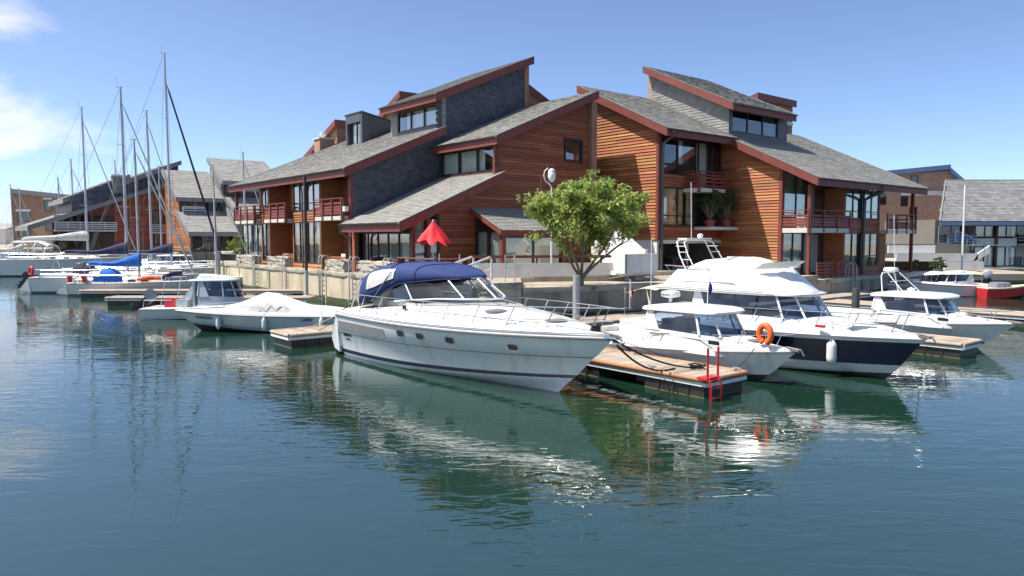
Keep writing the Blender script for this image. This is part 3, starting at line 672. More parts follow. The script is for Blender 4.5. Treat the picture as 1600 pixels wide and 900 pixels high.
# balcony front
F, RC = 24.3, 25.8
window(HR, 'p', RC, 43.85, 46.85, 4.62, 8.2, 2, 'curtain_green', gaps=[1, .8]); window(HR, 'p', RC, 46.9, 49.0, 4.62, 8.2, 1, 'curtain_green', gaps=[.55])
window(HR, 'p', RC, 43.85, 46.3, G+.2, 4.3, 2, 'curtain_green', gaps=[1, 1]); window(HR, 'p', RC, 46.4, 49.0, G+.2, 4.3, 1, 'curtain', gaps=[.9])
flush_bay(HR, F, RC, 49.05, 54.3, G, 4.3, 5.3, 7.35, 1.95, [(49.2, 51.4, 2), (51.9, 54.15, 2)], m='cedar_red', cl='curtain_tan', cu='curtain_green', ph=.18)
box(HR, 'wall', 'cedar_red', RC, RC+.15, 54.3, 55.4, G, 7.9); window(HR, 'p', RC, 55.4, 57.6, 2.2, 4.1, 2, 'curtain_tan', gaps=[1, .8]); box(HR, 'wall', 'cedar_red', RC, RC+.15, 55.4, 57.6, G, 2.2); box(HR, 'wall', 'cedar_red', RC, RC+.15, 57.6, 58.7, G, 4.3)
window(HR, 'p', RC, 55.4, 57.0, 4.6, 7.9, 2, None, 'glass_dark')
box(HR, 'interior_wall', 'interior', 26.85, 26.95, 43.8, 58.6, G, 8.6)
balcony(HR, 23.9, RC, 43.62, 48.8, 4.6, 1.15, near=True, far=False, slabh=.3)
balcony(HR, 23.9, RC, 54.35, 59.2, 4.55, 1.15, near=False, far=True)
for q in (43.6, 58.6): box(HR, 'post', 'stain_red', 23.82, 24.02, q, q+.2, G, 7.3)
pipe(HR, [(22.98, 51.65, 7.5), (23.0, 51.65, 7.1), (23.9, 51.65, 6.8), (24.2, 51.65, 6.6), (24.22, 51.65, 6.0), (24.22, 51.65, G)], .11, 'zinc')
tr_ = H_ = None
for a0, a1 in ((43.7, 45.6), (46.3, 48.6)):       # terrace fence on the quay
    fb = box(HR, 'terrace_fence', 'rail_red', 23.35, 23.4, a0, a1, QR+.95, QR+1.05)
    for k in range(4): box(HR, 'fence_board', 'rail_red', 23.35, 23.39, a0, a1, QR+.12+k*.21, QR+.25+k*.21, fb)
    for a in (a0, (a0+a1)/2, a1): box(HR, 'fence_post', 'rail_red', 23.3, 23.35, a-.04, a+.04, QR, QR+1.04, fb)

# ------------------------------------------------------------------ boats: local x to the bow, y to port, z up from the waterline
BOW_V = TH - math.pi/2          # bow along -v, as the boats in the front row lie
class Hull:
    def __init__(s, L, B, lv, tr=.9, n=28): s.L, s.B, s.lv, s.tr, s.n = L, B, lv, tr, n
    def pt(s, i, t, side=-1):
        w, xf, za, zb, pe = s.lv[i]
        y = s.B/2*w*min(1, s.tr + (1-s.tr)*t*2.6)*max(0, 1 - t**pe)
        return Vector((t*s.L*xf, side*y, za + (zb-za)*t**2.1))
    def sheer(s, t, side=-1, inset=0., up=0.):
        p = s.pt(len(s.lv)-1, t, side); y = max(0, abs(p.y)-inset); return Vector((p.x, side*y, p.z+up))
    def tx(s, x): return max(0, min(1, x/(s.L*s.lv[-1][1])))
    def wat(s, x): return abs(s.sheer(s.tx(x)).y)
    def zat(s, x): return s.sheer(s.tx(x)).z
    def at(s, x, z, side=-1):                                   # point on the topsides
        best = None
        for i in range(len(s.lv)-1):
            a = s.pt(i, min(1, x/(s.L*s.lv[i][1])), side); b = s.pt(i+1, min(1, x/(s.L*s.lv[i+1][1])), side)
            if a.z <= z <= b.z or i == len(s.lv)-2:
                f = 0 if b.z == a.z else (z-a.z)/(b.z-a.z); return a + (b-a)*f
    def build(s, root, mats, mis, name='hull'):
        ts = [1 - (1 - k/s.n)**1.5 for k in range(s.n+1)]; K = len(s.lv)
        rings = [[s.pt(i, t, -1) for i in range(K-1, -1, -1)] + [s.pt(i, t, 1) for i in range(K)] for t in ts]
        m2 = [mis[K-2-j] for j in range(K-1)] + [mis[0]] + [mis[j] for j in range(K-1)]
        mb = MB().loft(rings, mis=m2); k = len(mb.v); r0 = rings[0]
        mb.add(r0, [tuple(range(len(r0)))], mis[-1])
        return mb.build(name, mats, root, smooth=32)
    def deck(s, root, mat_, h, x0=0., x1=None, fr=(1, .95, .86, .68, .4, 0), hz=(0, .18, .45, .8, .97, 1), name='deck', n=26, tuck=.012):
        """crowned deck from gunwale to gunwale; h(x) is its rise over the sheer"""
        x1 = x1 or s.L*s.lv[-1][1]*.998; rings = []
        for k in range(n+1):
            x = x0 + (x1-x0)*k/n; p = s.sheer(s.tx(x)); w = abs(p.y); hh = h(x)
            half = [(x, -w*f, p.z + hh*g + .004) for f, g in zip(fr, hz)]
            rings.append(half + [(a, -b, c) for a, b, c in half[-2::-1]])
        mb = MB().loft(rings); mb.add(rings[0], [tuple(range(len(rings[0])))])
        return mb.build(name, mat_, root, smooth=26)
    def strip(s, root, name, m, z_up=0., r=.03, x0=0, n=30, i=-1):     # rub rail round the sheer
        i = len(s.lv)-1 if i < 0 else i; pts = [s.pt(i, 1-(1-k/n)**1.4, -1) + Vector((0, 0, z_up)) for k in range(n+1)] + [s.pt(i, 1-(k/n)**1.4, 1) + Vector((0, 0, z_up)) for k in range(n+1)]
        return MB().tube(pts, r, 6).build(name, m, root, smooth=60)

def lerp(xs, x):
    for (a, b), (c, d) in zip(xs, xs[1:]):
        if x <= c: return b + (d-b)*max(0, (x-a))/(c-a)
    return xs[-1][1]
def rail(h, root, x0, x1, ht, n, tip=.5, inset=.08, mid=None, r=.014, lean=.25, both=True, start_low=True, name='rail', m='steel', zdeck=0.):
    """guard rail on stanchions round the bow; parts: rail, stanchion"""
    def top(x, sd):
        p = h.sheer(h.tx(x), sd, inset, zdeck); return Vector((p.x + lean, p.y*.97, p.z + ht))
    xs = [x0 + (x1-x0)*k/18 for k in range(19)]
    path = [h.sheer(h.tx(x0), -1, inset, zdeck)] if start_low else []
    path += [top(x, -1) for x in xs]; tipv = Vector((x1 + lean + tip, 0, h.zat(x1) + zdeck + ht + .03))
    path += [tipv + Vector((-.06, -.12, 0)), tipv + Vector((-.06, .12, 0))] + [top(x, 1) for x in xs[::-1]]
    if start_low: path += [h.sheer(h.tx(x0), 1, inset, zdeck)]
    o = MB().tube(path, r, 6).build(name, m, root, smooth=60)
    for sd in (-1, 1):
        for k in range(n):
            x = x0 + (x1-x0)*(k+.6)/n; a = h.sheer(h.tx(x), sd, inset, zdeck)
            MB().tube([a, top(x, sd)], r*.9, 6).build('stanchion', m, o, smooth=60)
        if mid:
            MB().tube([(lambda a, b: a + (b-a)*.5)(h.sheer(h.tx(x), sd, inset, zdeck), top(x, sd)) for x in [mid + (x1-mid)*k/12 for k in range(13)]], r*.7, 6).build('mid_rail', m, o, smooth=60)
    return o
def fender(p, label, mname='fender_white', r=.13, l=.62, parent=None, rope=.5):
    t = thing('fender', label, 'fender', p, 0, 'fenders hung on the boats')
    MB().lathe([(.02, -l/2-.04), (r*.55, -l/2), (r*.95, -l/2+.09), (r, -l/4), (r, l/4), (r*.95, l/2-.09), (r*.5, l/2), (.03, l/2+.06)], (0, 0, 0), 16).build('fender_body', mname, t, smooth=50)
    MB().tube([(0, 0, l/2+.05), (0, .03, l/2+.05+rope)], .012, 5).build('rope', 'rope_tan', t)
    return t
def outline(xa, xf, w, wf=.62, xs=.6, bulge=.14, n=5):
    """plan of a cabin: square at the back, rounded to the front"""
    st = [(xa, -w), (xa + (xf-xa)*.45, -w*1.0), (xf-xs, -w*.93), (xf-xs*.35, -w*.78), (xf, -w*wf), (xf+bulge*.7, -w*.32), (xf+bulge, 0)]
    return st + [(x, -y) for x, y in st[-2::-1]]
def ring(o, z, zf=0.):
    x0 = min(a for a, b in o); x1 = max(a for a, b in o)
    return [(x, y, z + zf*((x-x0)/(x1-x0))**1.5) for x, y in o]
def inset(o, d, dx_f=0., dx_a=0.):
    x0 = min(a for a, b in o); x1 = max(a for a, b in o)
    return [(x - dx_f*((x-x0)/(x1-x0))**2 + dx_a*(1-(x-x0)/(x1-x0)), y*(1-d)) for x, y in o]
def cabin(root, xa, xf, w, z0, zs, zt, rake, th=.14, over=(.35, .12, .1), body='gelcoat', glass='glass_boat', sill_drop=.1, posts=True, inner=True, rooff=1.0):
    """coach house: low sides, a wrap of glass with pillars, overhanging crowned roof"""
    o0 = outline(xa, xf, w); o1 = inset(o0, .05, rake*.35); o2 = inset(o0, .16, rake, .05)
    c = MB().loft([ring(o0, z0, -.06), ring(o1, zs, -sill_drop)], True).build('cabin', body, root, smooth=40)
    a = ring(o1, zs, -sill_drop); b = ring(o2, zt)
    n = len(a)
    for i in range(n-1):        # one pane for each facet; the after end stays open to the cockpit
        MB().add([a[i], a[i+1], b[i+1], b[i]], [(0, 1, 2, 3)]).build('window', glass, c)
    if posts:
        for i in (0, 2, 4, n-5, n-3, n-1):
            MB().tube([Vector(a[i]) - Vector((0, 0, .02)), Vector(b[i]) + Vector((0, 0, .02))], .05 if i in (0, n-1) else .038, 6).build('window_pillar', body, c, smooth=60)
        for i in (0,):
            for sd in (0, n-1): MB().prism([(a[sd][0]-.02, a[sd][1], zs-.05), (a[sd][0]+.55, a[sd][1], zs-.05), (b[sd][0]+.18, b[sd][1], zt), (b[sd][0]-.02, b[sd][1], zt)], (0, .03 if sd else -.03, 0)).build('window_pillar', body, c)
    if inner:                   # helm seats and dash seen through the glass
        MB().box(xa+.3, xa+.9, -w*.55, -w*.1, z0, zs+.25).box(xa+.3, xa+.9, w*.1, w*.55, z0, zs+.25).build('seat', 'vinyl', c)
        MB().box(xf-rake-.5, xf-.5, -w*.7, w*.7, z0, zs-.02).build('dashboard', 'gelcoat_old', c)
    f, sd_, aft = over
    ro = [(x + (f if x > (xa+xf)/2 else -aft), y*(1+sd_)) for x, y in inset(o0, .14, rake, 0)]
    rm = [(x*.995+.005*(xa+xf)/2, y*.97) for x, y in ro]; cx = (xa+xf-rake)/2
    sc = lambda k, o: [(cx + (x-cx)*k, y*k) for x, y in o]
    rr = [ring(sc(.94, ro), zt-.015), ring(ro, zt+.01), ring(ro, zt+th*.45), ring(sc(.97, ro), zt+th*.75), ring(sc(.85, ro), zt+th*1.05*rooff), ring(sc(.5, ro), zt+th*1.3*rooff), ring(sc(.05, ro), zt+th*1.4*rooff)]
    MB().loft(rr, True, True).build('roof', body, root, smooth=45)
    return c
def side_text(root, h, body, x, z, size, m='black', side=-1, off=.012, shear=0):
    p = h.at(x, z, side); q = h.at(x+.4, z, side); r_ = h.at(x, z+.15, side)
    ex = (q-p).normalized() if side < 0 else (p-q).normalized(); ez = (r_-p).normalized(); ey = ez.cross(ex).normalized(); ez = ex.cross(ey)
    M = Matrix((( ex.x, ez.x, -ey.x, p.x), (ex.y, ez.y, -ey.y, p.y), (ex.z, ez.z, -ey.z, p.z), (0, 0, 0, 1)))
    nrm = Vector((0, side, 0)); M = Matrix.Translation(nrm*off) @ M
    return text(body, size, m, root, M, shear=shear)
def cleat(root, p, m='steel'): return MB().box(p[0]-.11, p[0]+.11, p[1]-.012, p[1]+.012, p[2]+.05, p[2]+.075).box(p[0]-.04, p[0]-.02, p[1]-.01, p[1]+.01, p[2]-.01, p[2]+.05).box(p[0]+.02, p[0]+.04, p[1]-.01, p[1]+.01, p[2]-.01, p[2]+.05).build('cleat', m, root)

# ---- the big express cruiser
def cruiser():
    t = thing('motor_cruiser', 'large white motor cruiser with a blue cockpit canopy, nearest to the camera', 'boat', W(12.85, 23.0), BOW_V)
    h = Hull(11.1, 3.75, [(.02, .82, -.5, -.12, 2.0), (.82, .862, -.03, .30, 2.0), (.85, .882, .09, .45, 2.15), (.868, .893, .22, .54, 2.2), (.93, .945, .80, 1.06, 2.6), (.955, .955, .86, 1.12, 2.7), (.985, .99, 1.26, 1.47, 3.0), (1., 1., 1.38, 1.58, 3.1)], tr=.93, n=36)
    h.build(t, ['gelcoat_hull', 'stripe_navy', 'gelcoat_grey'], [0, 0, 1, 0, 0, 0, 0])
    h.strip(t, 'rubrail', 'rubrail', 0, .035); h.strip(t, 'rubrail', 'rubrail', .0, .016, i=4)
    dh = [(0, .25), (.8, .36), (2, .42), (3.4, .55), (4.6, .66), (6.4, .66), (7.5, .56), (9.2, .40), (10.3, .22), (11.1, .08)]
    h.deck(t, 'gelcoat', lambda x: lerp(dh, x), fr=(1, .965, .90, .74, .42, 0), hz=(.0, .30, .46, .84, .97, 1), n=40)
    h.strip(t, 'toe_rail', 'rubrail', .12, .013)
    # swim platform and stern
    MB().prism([(.05, -1.6, .62), (-.55, -1.5, .42), (-.8, -1.35, .30), (-.8, 1.35, .30), (-.55, 1.5, .42), (.05, 1.6, .62)], (0, 0, -.3)).build('swim_platform', 'gelcoat', t)
    MB().prism([(0, -1.72, 1.45), (-.32, -1.7, .95), (-.5, -1.66, .55), (-.42, -1.6, .2), (0, -1.62, .1)], (0, .1, 0)).build('stern_quarter', 'gelcoat', t)
    # louvred vent on the quarter
    v = MB()
    for k in range(7):
        z = .93 + k*.043
        pts = [h.at(x, z, -1) + Vector((0, -.012, 0)) for x in (.1, .9, 1.8, 2.7, 3.3 - k*.01)]
        v.tube(pts, .013, 4)
    ve = v.build('vent', 'rubrail', t)
    # portholes
    for x in (4.2, 5.12, 6.35, 8.45):
        p = h.at(x, 1.17, -1); q = h.at(x+.2, 1.17, -1); ex = (q-p).normalized(); up = (h.at(x, 1.25, -1)-p).normalized(); nn = ex.cross(up)
        for nm, m_, a, b, o in (('porthole', 'steel', .19, .12, .012), ('porthole_glass', 'black', .155, .092, .02)):
            MB().prism([p - nn*.06 + (ex*math.copysign(abs(math.cos(k*math.pi/10))**.6, math.cos(k*math.pi/10))*a + up*math.copysign(abs(math.sin(k*math.pi/10))**.6, math.sin(k*math.pi/10))*b) for k in range(20)], nn*(.06+o) if nn.y < 0 else -nn*(.06+o)).build(nm, m_, t)
    side_text(t, h, 'B88447', .62, .74, .2); side_text(t, h, 'FRANCE', .62, .60, .09)
    # windscreen
    base = [(3.2, -1.32, 2.03), (4.2, -1.30, 2.13), (5.2, -1.12, 2.22), (6.1, -.75, 2.25), (6.55, -.3, 2.26), (6.65, 0, 2.26)]; top = [(2.9, -1.24, 2.60), (3.6, -1.2, 2.64), (4.4, -1.02, 2.72), (5.15, -.68, 2.78), (5.6, -.28, 2.82), (5.68, 0, 2.82)]
    base += [(x, -y, z) for x, y, z in base[-2::-1]]; top += [(x, -y, z) for x, y, z in top[-2::-1]]
    ws = MB().tube(base, .03, 6).build('windscreen', 'gelcoat', t, smooth=60)
    for i in range(len(base)-1): MB().add([base[i], base[i+1], top[i+1], top[i]], [(0, 1, 2, 3)]).build('window', 'glass_clear', ws)
    MB().tube(top, .025, 6).build('windscreen_frame', 'steel', ws, smooth=60)
    for i in (1, 3, 5, 7, 9): MB().tube([base[i], top[i]], .024, 6).build('window_pillar', 'gelcoat', ws, smooth=60)
    MB().tube([(5.9, -.25, 2.32), (6.15, -.6, 2.40), (5.3, -.98, 2.45)], .012, 5).build('wiper', 'black', ws); MB().tube([(5.9, .35, 2.32), (5.95, -.05, 2.55), (5.9, -.1, 2.62)], .012, 5).build('wiper', 'black', ws)
    # cockpit inside
    MB().box(2.0, 4.6, -1.05, 1.05, 1.8, 2.0).box(1.6, 2.2, -1.2, 1.2, 1.8, 2.35).box(3.6, 4.1, .2, 1.0, 1.9, 2.5).build('cockpit_seat', 'vinyl', t)
    # canopy: arched shell whose lower edge climbs from the deck to the windscreen
    st = [(1.02, 2.78, 1.80, 1.40), (1.15, 2.93, 1.82, 1.44), (1.55, 3.08, 1.88, 1.46), (2.2, 3.18, 2.06, 1.42), (2.8, 3.22, 2.35, 1.36), (3.4, 3.22, 2.58, 1.28), (4.1, 3.17, 2.66, 1.15), (4.8, 3.08, 2.74, .95), (5.4, 2.93, 2.80, .60), (5.72, 2.84, 2.82, .22)]
    def sec(x, zt, zb, w, e=0., k=14):
        return [(x, -(w+e)*math.copysign(abs(math.cos(math.pi*j/k))**.55, math.cos(math.pi*j/k)), zb + (zt-zb+e)*abs(math.sin(math.pi*j/k))**.5) for j in range(k+1)]
    cv = MB().loft([sec(*s_) for s_ in st]).build('canopy', 'canvas_blue', t, smooth=50)
    md = cv.modifiers.new('thick', 'SOLIDIFY'); md.thickness = .015
    rb = MB().add(sec(*st[0]), [tuple(range(15))]).build('canopy_back', 'canvas_blue', cv)
    # clear panel in the canopy side, seams and stainless bows
    for sd in (0, 1):
        rows = []
        for k in range(9):
            x = 1.65 + 1.5*k/8
            for a, b in zip(st, st[1:]):
                if a[0] <= x <= b[0]: f_ = (x-a[0])/(b[0]-a[0]); s_ = [a[j]+(b[j]-a[j])*f_ for j in range(4)]
            lo = 1.2 + 1.1*max(0, .5-k/8)*0; hi = 2.9 - .9*abs(k/8-.35); q = sec(s_[0], s_[1], s_[2], s_[3], .02, 56)
            j0 = 2 + int(7*(k/8)**1.5*0); j1 = 12 - int(4*abs(k/8-.3))
            seg = [q[j0 + (j1-j0)*m_//5] for m_ in range(6)]
            rows.append(seg if sd == 0 else [(a, -b, c) for a, b, c in seg])
        MB().loft(rows).build('canopy_window', 'vinyl', cv, smooth=60)
    MB().tube(sec(*st[4], .012), .012, 5).build('seam', 'canvas_navy', cv); MB().tube(sec(*st[6], .012), .01, 5).build('seam', 'canvas_navy', cv)
    MB().tube([s_ for s_ in [sec(*q)[0] for q in st]], .018, 6).build('canopy_hem', 'canvas_navy', cv)
    MB().tube([(1.12, -1.44, 1.75), (1.0, -1.46, 2.3), (1.12, -1.35, 2.66)], .022, 6).build('canopy_bow', 'gelcoat', cv)
    MB().tube([(2.0, -1.47, 1.95), (3.0, -1.36, 2.9), (3.1, 0, 3.31), (3.0, 1.36, 2.9), (2.0, 1.47, 1.95)], .014, 6).build('canopy_bow', 'steel', cv)
    # foredeck hatches, cleats, lamp
    for x, y in ((7.4, -.62), (9.3, -.18)):
        z = h.zat(x) + lerp(dh, x)*.95
        MB().lathe([(.30, -.04), (.30, .02), (.24, .035), (.0, .035)], (x, y, z), 20).build('deck_hatch', 'rubrail', t, smooth=30)
    for x in (3.2, 8.3, 9.8):
        for sd in (-1, 1): cleat(t, h.sheer(h.tx(x), sd, .14, .12))
    MB().box(4.0, 4.1, -1.52, -1.44, 1.86, 1.97).build('side_lamp', 'black', t)
    MB().tube([(7.0, -.5, 2.28), (7.3, -.52, 2.36), (8.3, -.45, 2.24), (8.5, -.4, 2.1)], .014, 6).build('grab_rail', 'steel', t)
    rail(h, t, .7, 10.9, .66, 9, tip=.35, inset=.16, mid=7.2, lean=.42, zdeck=.10, r=.016)
    # anchor and roller
    MB().box(10.7, 11.3, -.10, .10, 1.60, 1.66).build('bow_roller', 'steel', t)
    MB().tube([(10.8, 0, 1.72), (11.28, 0, 1.68), (11.40, 0, 1.56)], .028, 6).prism([(11.22, -.16, 1.44), (11.5, 0, 1.52), (11.22, .16, 1.44), (11.14, 0, 1.56)], (0, 0, .03)).build('anchor', 'rubrail', t)
    MB().lathe([(.12, 0), (.12, .16), (.05, .22)], (10.55, 0, 1.70), 14).build('windlass', 'black', t)
    return t, h
cr_, cr_h = cruiser()

# ---- small cabin boat with the orange ring, beside the front pontoon
def day_boat(name, label, uc, vs, L, B, s0, s1, cx, z0, zs, zt, reg=None, hullm='gelcoat_hull', n_st=5, rails=True, text_x=1.2, boot=True):
    t = thing(name, label, 'boat', W(uc, vs), BOW_V)
    k = s1
    h = Hull(L, B, [(.02, .85, -.35, -.08, 2.0), (.84, .895, -.03, .24*k, 2.0), (.88, .915, .09, .36*k, 2.2), (.97, .97, s0*.72, s1*.78, 2.7), (1., 1., s0, s1, 3.0)], tr=.92)
    h.build(t, [hullm, 'gelcoat_old', 'antifoul'], [2 if boot else 0, 0, 0, 0]); h.strip(t, 'rubrail', 'rubrail', 0, .022)
    xa, xf, w = cx
    dh = [(0, .16), (xa-.6, .2), (xa+.6, .34), (xf, .42), (L*.86, .22), (L, .06)]
    h.deck(t, 'gelcoat', lambda x: lerp(dh, x), fr=(1, .975, .93, .72, .4, 0), hz=(.0, .5, .58, .88, .97, 1), n=34)
    cabin(t, xa, xf, w, z0, zs, zt, rake=.62)
    for sd in (-1, 1): MB().box(.15, xa-.05, sd*w*.92-.1, sd*w*.92+.1, s0, z0+.25).build('cockpit_coaming', 'gelcoat', t)
    MB().box(.1, .4, -w*.8, w*.8, s0, z0+.22).build('stern_seat', 'vinyl', t)
    rail(h, t, L*.42, L*.94, .42, n_st, tip=.28, inset=.1, lean=.2, zdeck=.06, r=.013)
    MB().tube([(xa+.2, -w*.99, zs-.14), (xf-.4, -w*.9, zs-.2)], .014, 6).build('grab_rail', 'steel', t)
    xl = xf-.35; MB().prism([(xl, -w*.94, zs-.28), (xl+.34, -w*.91, zs-.29), (xl+.34, -w*.915, zs-.18), (xl, -w*.945, zs-.17)], (0, -.02, 0)).build('side_port', 'black', t)
    zd = h.zat(L*.83) + lerp(dh, L*.83); MB().lathe([(.24, -.03), (.24, .025), (0, .03)], (L*.83, 0, zd), 18).build('deck_hatch', 'rubrail', t)
    MB().box(L*.955, L*1.015, -.07, .07, s1+.02, s1+.08).tube([(L*.96, 0, s1+.11), (L*1.018, 0, s1+.07), (L*1.03, 0, s1-.08)], .022, 6).build('anchor', 'rubrail', t)
    for x in (.5, L*.55, L*.9):
        for sd in (-1, 1): cleat(t, h.sheer(h.tx(x), sd, .1, .08))
    if reg: side_text(t, h, reg, text_x, s0*.86, .15)
    return t, h
cn, cn_h = day_boat('cabin_cruiser', 'small white cabin boat with blue tinted windows tied up to the front pontoon', 18.15, 17.7, 7.5, 2.5, .62, .95, (3.1, 5.75, 1.0), .72, 1.30, 1.82, 'CN D97165', text_x=2.6)
MB().lathe([(.0, .0), (.05, .01), (.05, .14)], (3.3, 0, 2.0), 10).build('radar_foot', 'gelcoat', cn)
MB().lathe([(.12, .0), (.28, .04), (.30, .12), (.27, .2), (.1, .23), (.0, .23)], (3.3, 0, 2.14), 20).build('radar_dome', 'gelcoat', cn, smooth=40)
text('FURUNO', .1, 'black', cn, Matrix.Translation((3.3, -.305, 2.25)) @ Matrix.Rotation(rad(90), 4, 'X'))
MB().tube([(2.6, -.1, 1.9), (2.6, -.1, 4.0)], .011, 5).build('antenna', 'white_metal', cn)
lb = thing('life_ring', 'orange horseshoe life ring on the bow rail of the small cabin boat', 'life ring', cn.matrix_basis @ Vector((6.75, -.3, 1.38)), BOW_V)
ringp = [(.21*math.sin(a)*.82, 0, .24*math.cos(a)) for a in [rad(-158 + 316*k/26) for k in range(27)]]
MB().tube(ringp, [.085]*27, 10).build('ring', 'orange_ring', lb, smooth=60); MB().tube([(0, .02, .3), (0, .02, -.3)], .016, 6).build('bracket', 'steel', lb)
def flag(root_label, p, h, cols, rot=0, wv=.5, cat='flag'):
    t = thing('flag', root_label, cat, p, rot); MB().tube([(0, 0, 0), (0, 0, h)], .012, 6).build('flag_pole', 'white_metal', t)
    n = 6
    for i, c_ in enumerate(cols):
        rows = []
        for k in range(4):
            f_ = (i + k/3)/len(cols); rows.append([(.04 + .12*f_*wv + .03*math.sin(f_*7+j), .05*math.sin(f_*9 + j*.8), h*.95 - .55*j/n - .28*f_) for j in range(n+1)])
        MB().loft(rows).build('flag_cloth', c_, t, smooth=60)
    return t
flag('small drooping flag on the stern of the small cabin boat', cn.matrix_basis @ Vector((2.3, -.75, 1.75)), .95, ['flag_white', 'flag_red'], wv=.35)
flag('small blue flag above the cabin roof of the small cabin boat', cn.matrix_basis @ Vector((4.3, .5, 1.95)), .95, ['flag_blue'], wv=.6)

# ---- navy-hulled flybridge boat
def fly():
    t = thing('flybridge_boat', 'white flybridge motor boat with a navy blue hull and radar arch', 'boat', W(21.2, 20.3), BOW_V)
    X0 = 3.6; L = 8.55
    sh = Matrix.Translation((X0, 0, 0))
    h = Hull(L, 3.1, [(.02, .865, -.4, -.12, 2.0), (.84, .90, -.05, .20, 2.0), (.87, .915, .08, .32, 2.2), (.885, .925, .3, .44, 2.3), (.975, .985, 1.02, 1.12, 2.8), (1., 1., 1.16, 1.24, 3.0)], tr=.93)
    g = bpy.data.objects.new('x', None); bpy.data.objects.remove(g)
    t.location = W(21.2, 20.3 - X0)
    h.build(t, ['gelcoat_grey', 'hull_navy', 'antifoul', 'gelcoat'], [2, 0, 0, 1, 3]); h.strip(t, 'rubrail', 'gelcoat_old', 0, .022)
    dh = [(0, .2), (1.6, .24), (1.75, .4), (5.2, .46), (6.4, .40), (7.6, .24), (8.55, .05)]
    h.deck(t, 'gelcoat', lambda x: lerp(dh, x), fr=(1, .96, .88, .72, .42, 0), hz=(.0, .34, .52, .88, .97, 1), n=34)
    cabin(t, 1.75, 5.75, 1.28, 1.25, 1.66, 2.24, rake=.75, th=.1, over=(.25, .1, .9), inner=True)
    # flybridge: moulded brow, coaming and screen
    def sec(x0, x1, w, z, zf=0.): return ring(outline(x0, x1, w, .6, .9, .2), z, zf)
    MB().loft([sec(.4, 5.0, 1.18, 2.22), sec(.2, 5.3, 1.30, 2.25, -.02), sec(.2, 5.3, 1.30, 2.34, -.04)], True, True).build('flybridge_deck', 'gelcoat', t, smooth=20)
    MB().loft([sec(.45, 5.12, 1.20, 2.345, -.03), sec(.55, 4.95, 1.17, 2.46, .0), sec(.95, 4.3, 1.08, 2.88, .10), sec(1.0, 4.24, 1.05, 2.93, .10), sec(1.12, 4.1, .97, 2.93, .10), sec(1.2, 4.0, .93, 2.75, .05)], True, True).build('flybridge', 'gelcoat', t, smooth=20)
    rows = []
    for k, (x0, x1, w, z, zf) in enumerate([(1.2, 3.95, .88, 2.84, .06), (1.3, 3.85, .84, 3.02, .08), (1.8, 3.6, .6, 3.24, .04), (2.2, 3.3, .3, 3.33, 0), (2.5, 3.1, .05, 3.35, 0)]):
        rows.append([(x + R.uniform(-.05, .05), y, zz_ + R.uniform(-.03, .03)*(k > 0)) for x, y, zz_ in sec(x0, x1, w, z, zf)])
    MB().loft(rows, True, True).build('flybridge_cover', 'canvas_bone', t, smooth=50)
    sc_ = [(3.9, -1.0, 3.0), (4.35, -.7, 3.06), (4.55, 0, 3.08), (4.35, .7, 3.06), (3.9, 1.0, 3.0)]
    MB().loft([sc_, [(x+.28, y*1.02, z+.2) for x, y, z in sc_]]).build('flybridge_screen', 'gelcoat_old', t, smooth=40)
    MB().tube([(.9, -1.05, 2.7), (.5, -1.1, 3.05), (2.2, -1.1, 3.0), (2.4, -1.05, 2.85)], .016, 6).build('grab_rail', 'steel', t); MB().tube([(.9, 1.05, 2.7), (.5, 1.1, 3.05), (2.2, 1.1, 3.0), (2.4, 1.05, 2.85)], .016, 6).build('grab_rail', 'steel', t)
    for x0, x1, w, z, zf in ((.19, 5.31, 1.308, 2.30, -.03), (.44, 5.13, 1.205, 2.35, -.03)):
        MB().tube(ring(outline(x0, x1, w, .6, .9, .2), z, zf), .007, 5).build('trim_line', 'rubrail', t)
    for sd in (-1, 1): MB().prism([(1.3, sd*1.16, 2.55), (3.3, sd*1.15, 2.58), (2.9, sd*1.10, 2.78), (1.4, sd*1.11, 2.76)], (0, sd*.02, 0)).build('side_recess', 'gelcoat_old', t)
    # ladder arch
    ar = MB().tube([(1.35, -.95, 2.75), (.95, -.9, 3.4), (.75, -.8, 3.86), (.75, -.6, 3.92), (.75, .6, 3.92), (.75, .8, 3.86), (.95, .9, 3.4), (1.35, .95, 2.75)], .024, 8).build('radar_arch', 'white_metal', t, smooth=60)
    MB().tube([(1.75, -.95, 2.75), (1.3, -.9, 3.4), (1.05, -.8, 3.84), (1.05, -.6, 3.9), (1.05, .6, 3.9), (1.05, .8, 3.84), (1.3, .9, 3.4), (1.75, .95, 2.75)], .02, 8).build('arch_hoop', 'white_metal', ar, smooth=60)
    for z, x in ((3.0, 1.25), (3.25, 1.08), (3.5, .93), (3.7, .84)):
        for sd in (-1, 1): MB().tube([(x-.05, sd*.9, z), (x+.36, sd*.9, z)], .014, 6).build('rung', 'white_metal', ar)
    MB().box(.7, 1.1, -.7, .7, 3.93, 3.98).build('instrument_shelf', 'white_metal', ar); MB().tube([(.9, -.2, 3.95), (.85, -.2, 5.9)], .011, 5).build('antenna', 'white_metal', ar); MB().lathe([(.08, 0), (.1, .05), (.1, .12), (.0, .16)], (.9, .3, 3.98), 12).build('beacon', 'white_metal', ar, smooth=40)
    # awning over the cockpit
    rows = [[(.2 - 1.4*k/5, y, 2.30 - .02*k + .08*math.sin(k*.9) - .12*(y/1.2)**2) for y in (-1.25, -.8, 0, .8, 1.25)] for k in range(6)]
    aw = MB().loft(rows).build('awning', 'canvas_cream', t, smooth=60); MB().loft([[(-.2 + .05*k, -1.27, 2.26 - .14*k*(1 + j*.3)) for k in range(5)] for j in range(3)]).build('awning_flap', 'canvas_cream', aw)
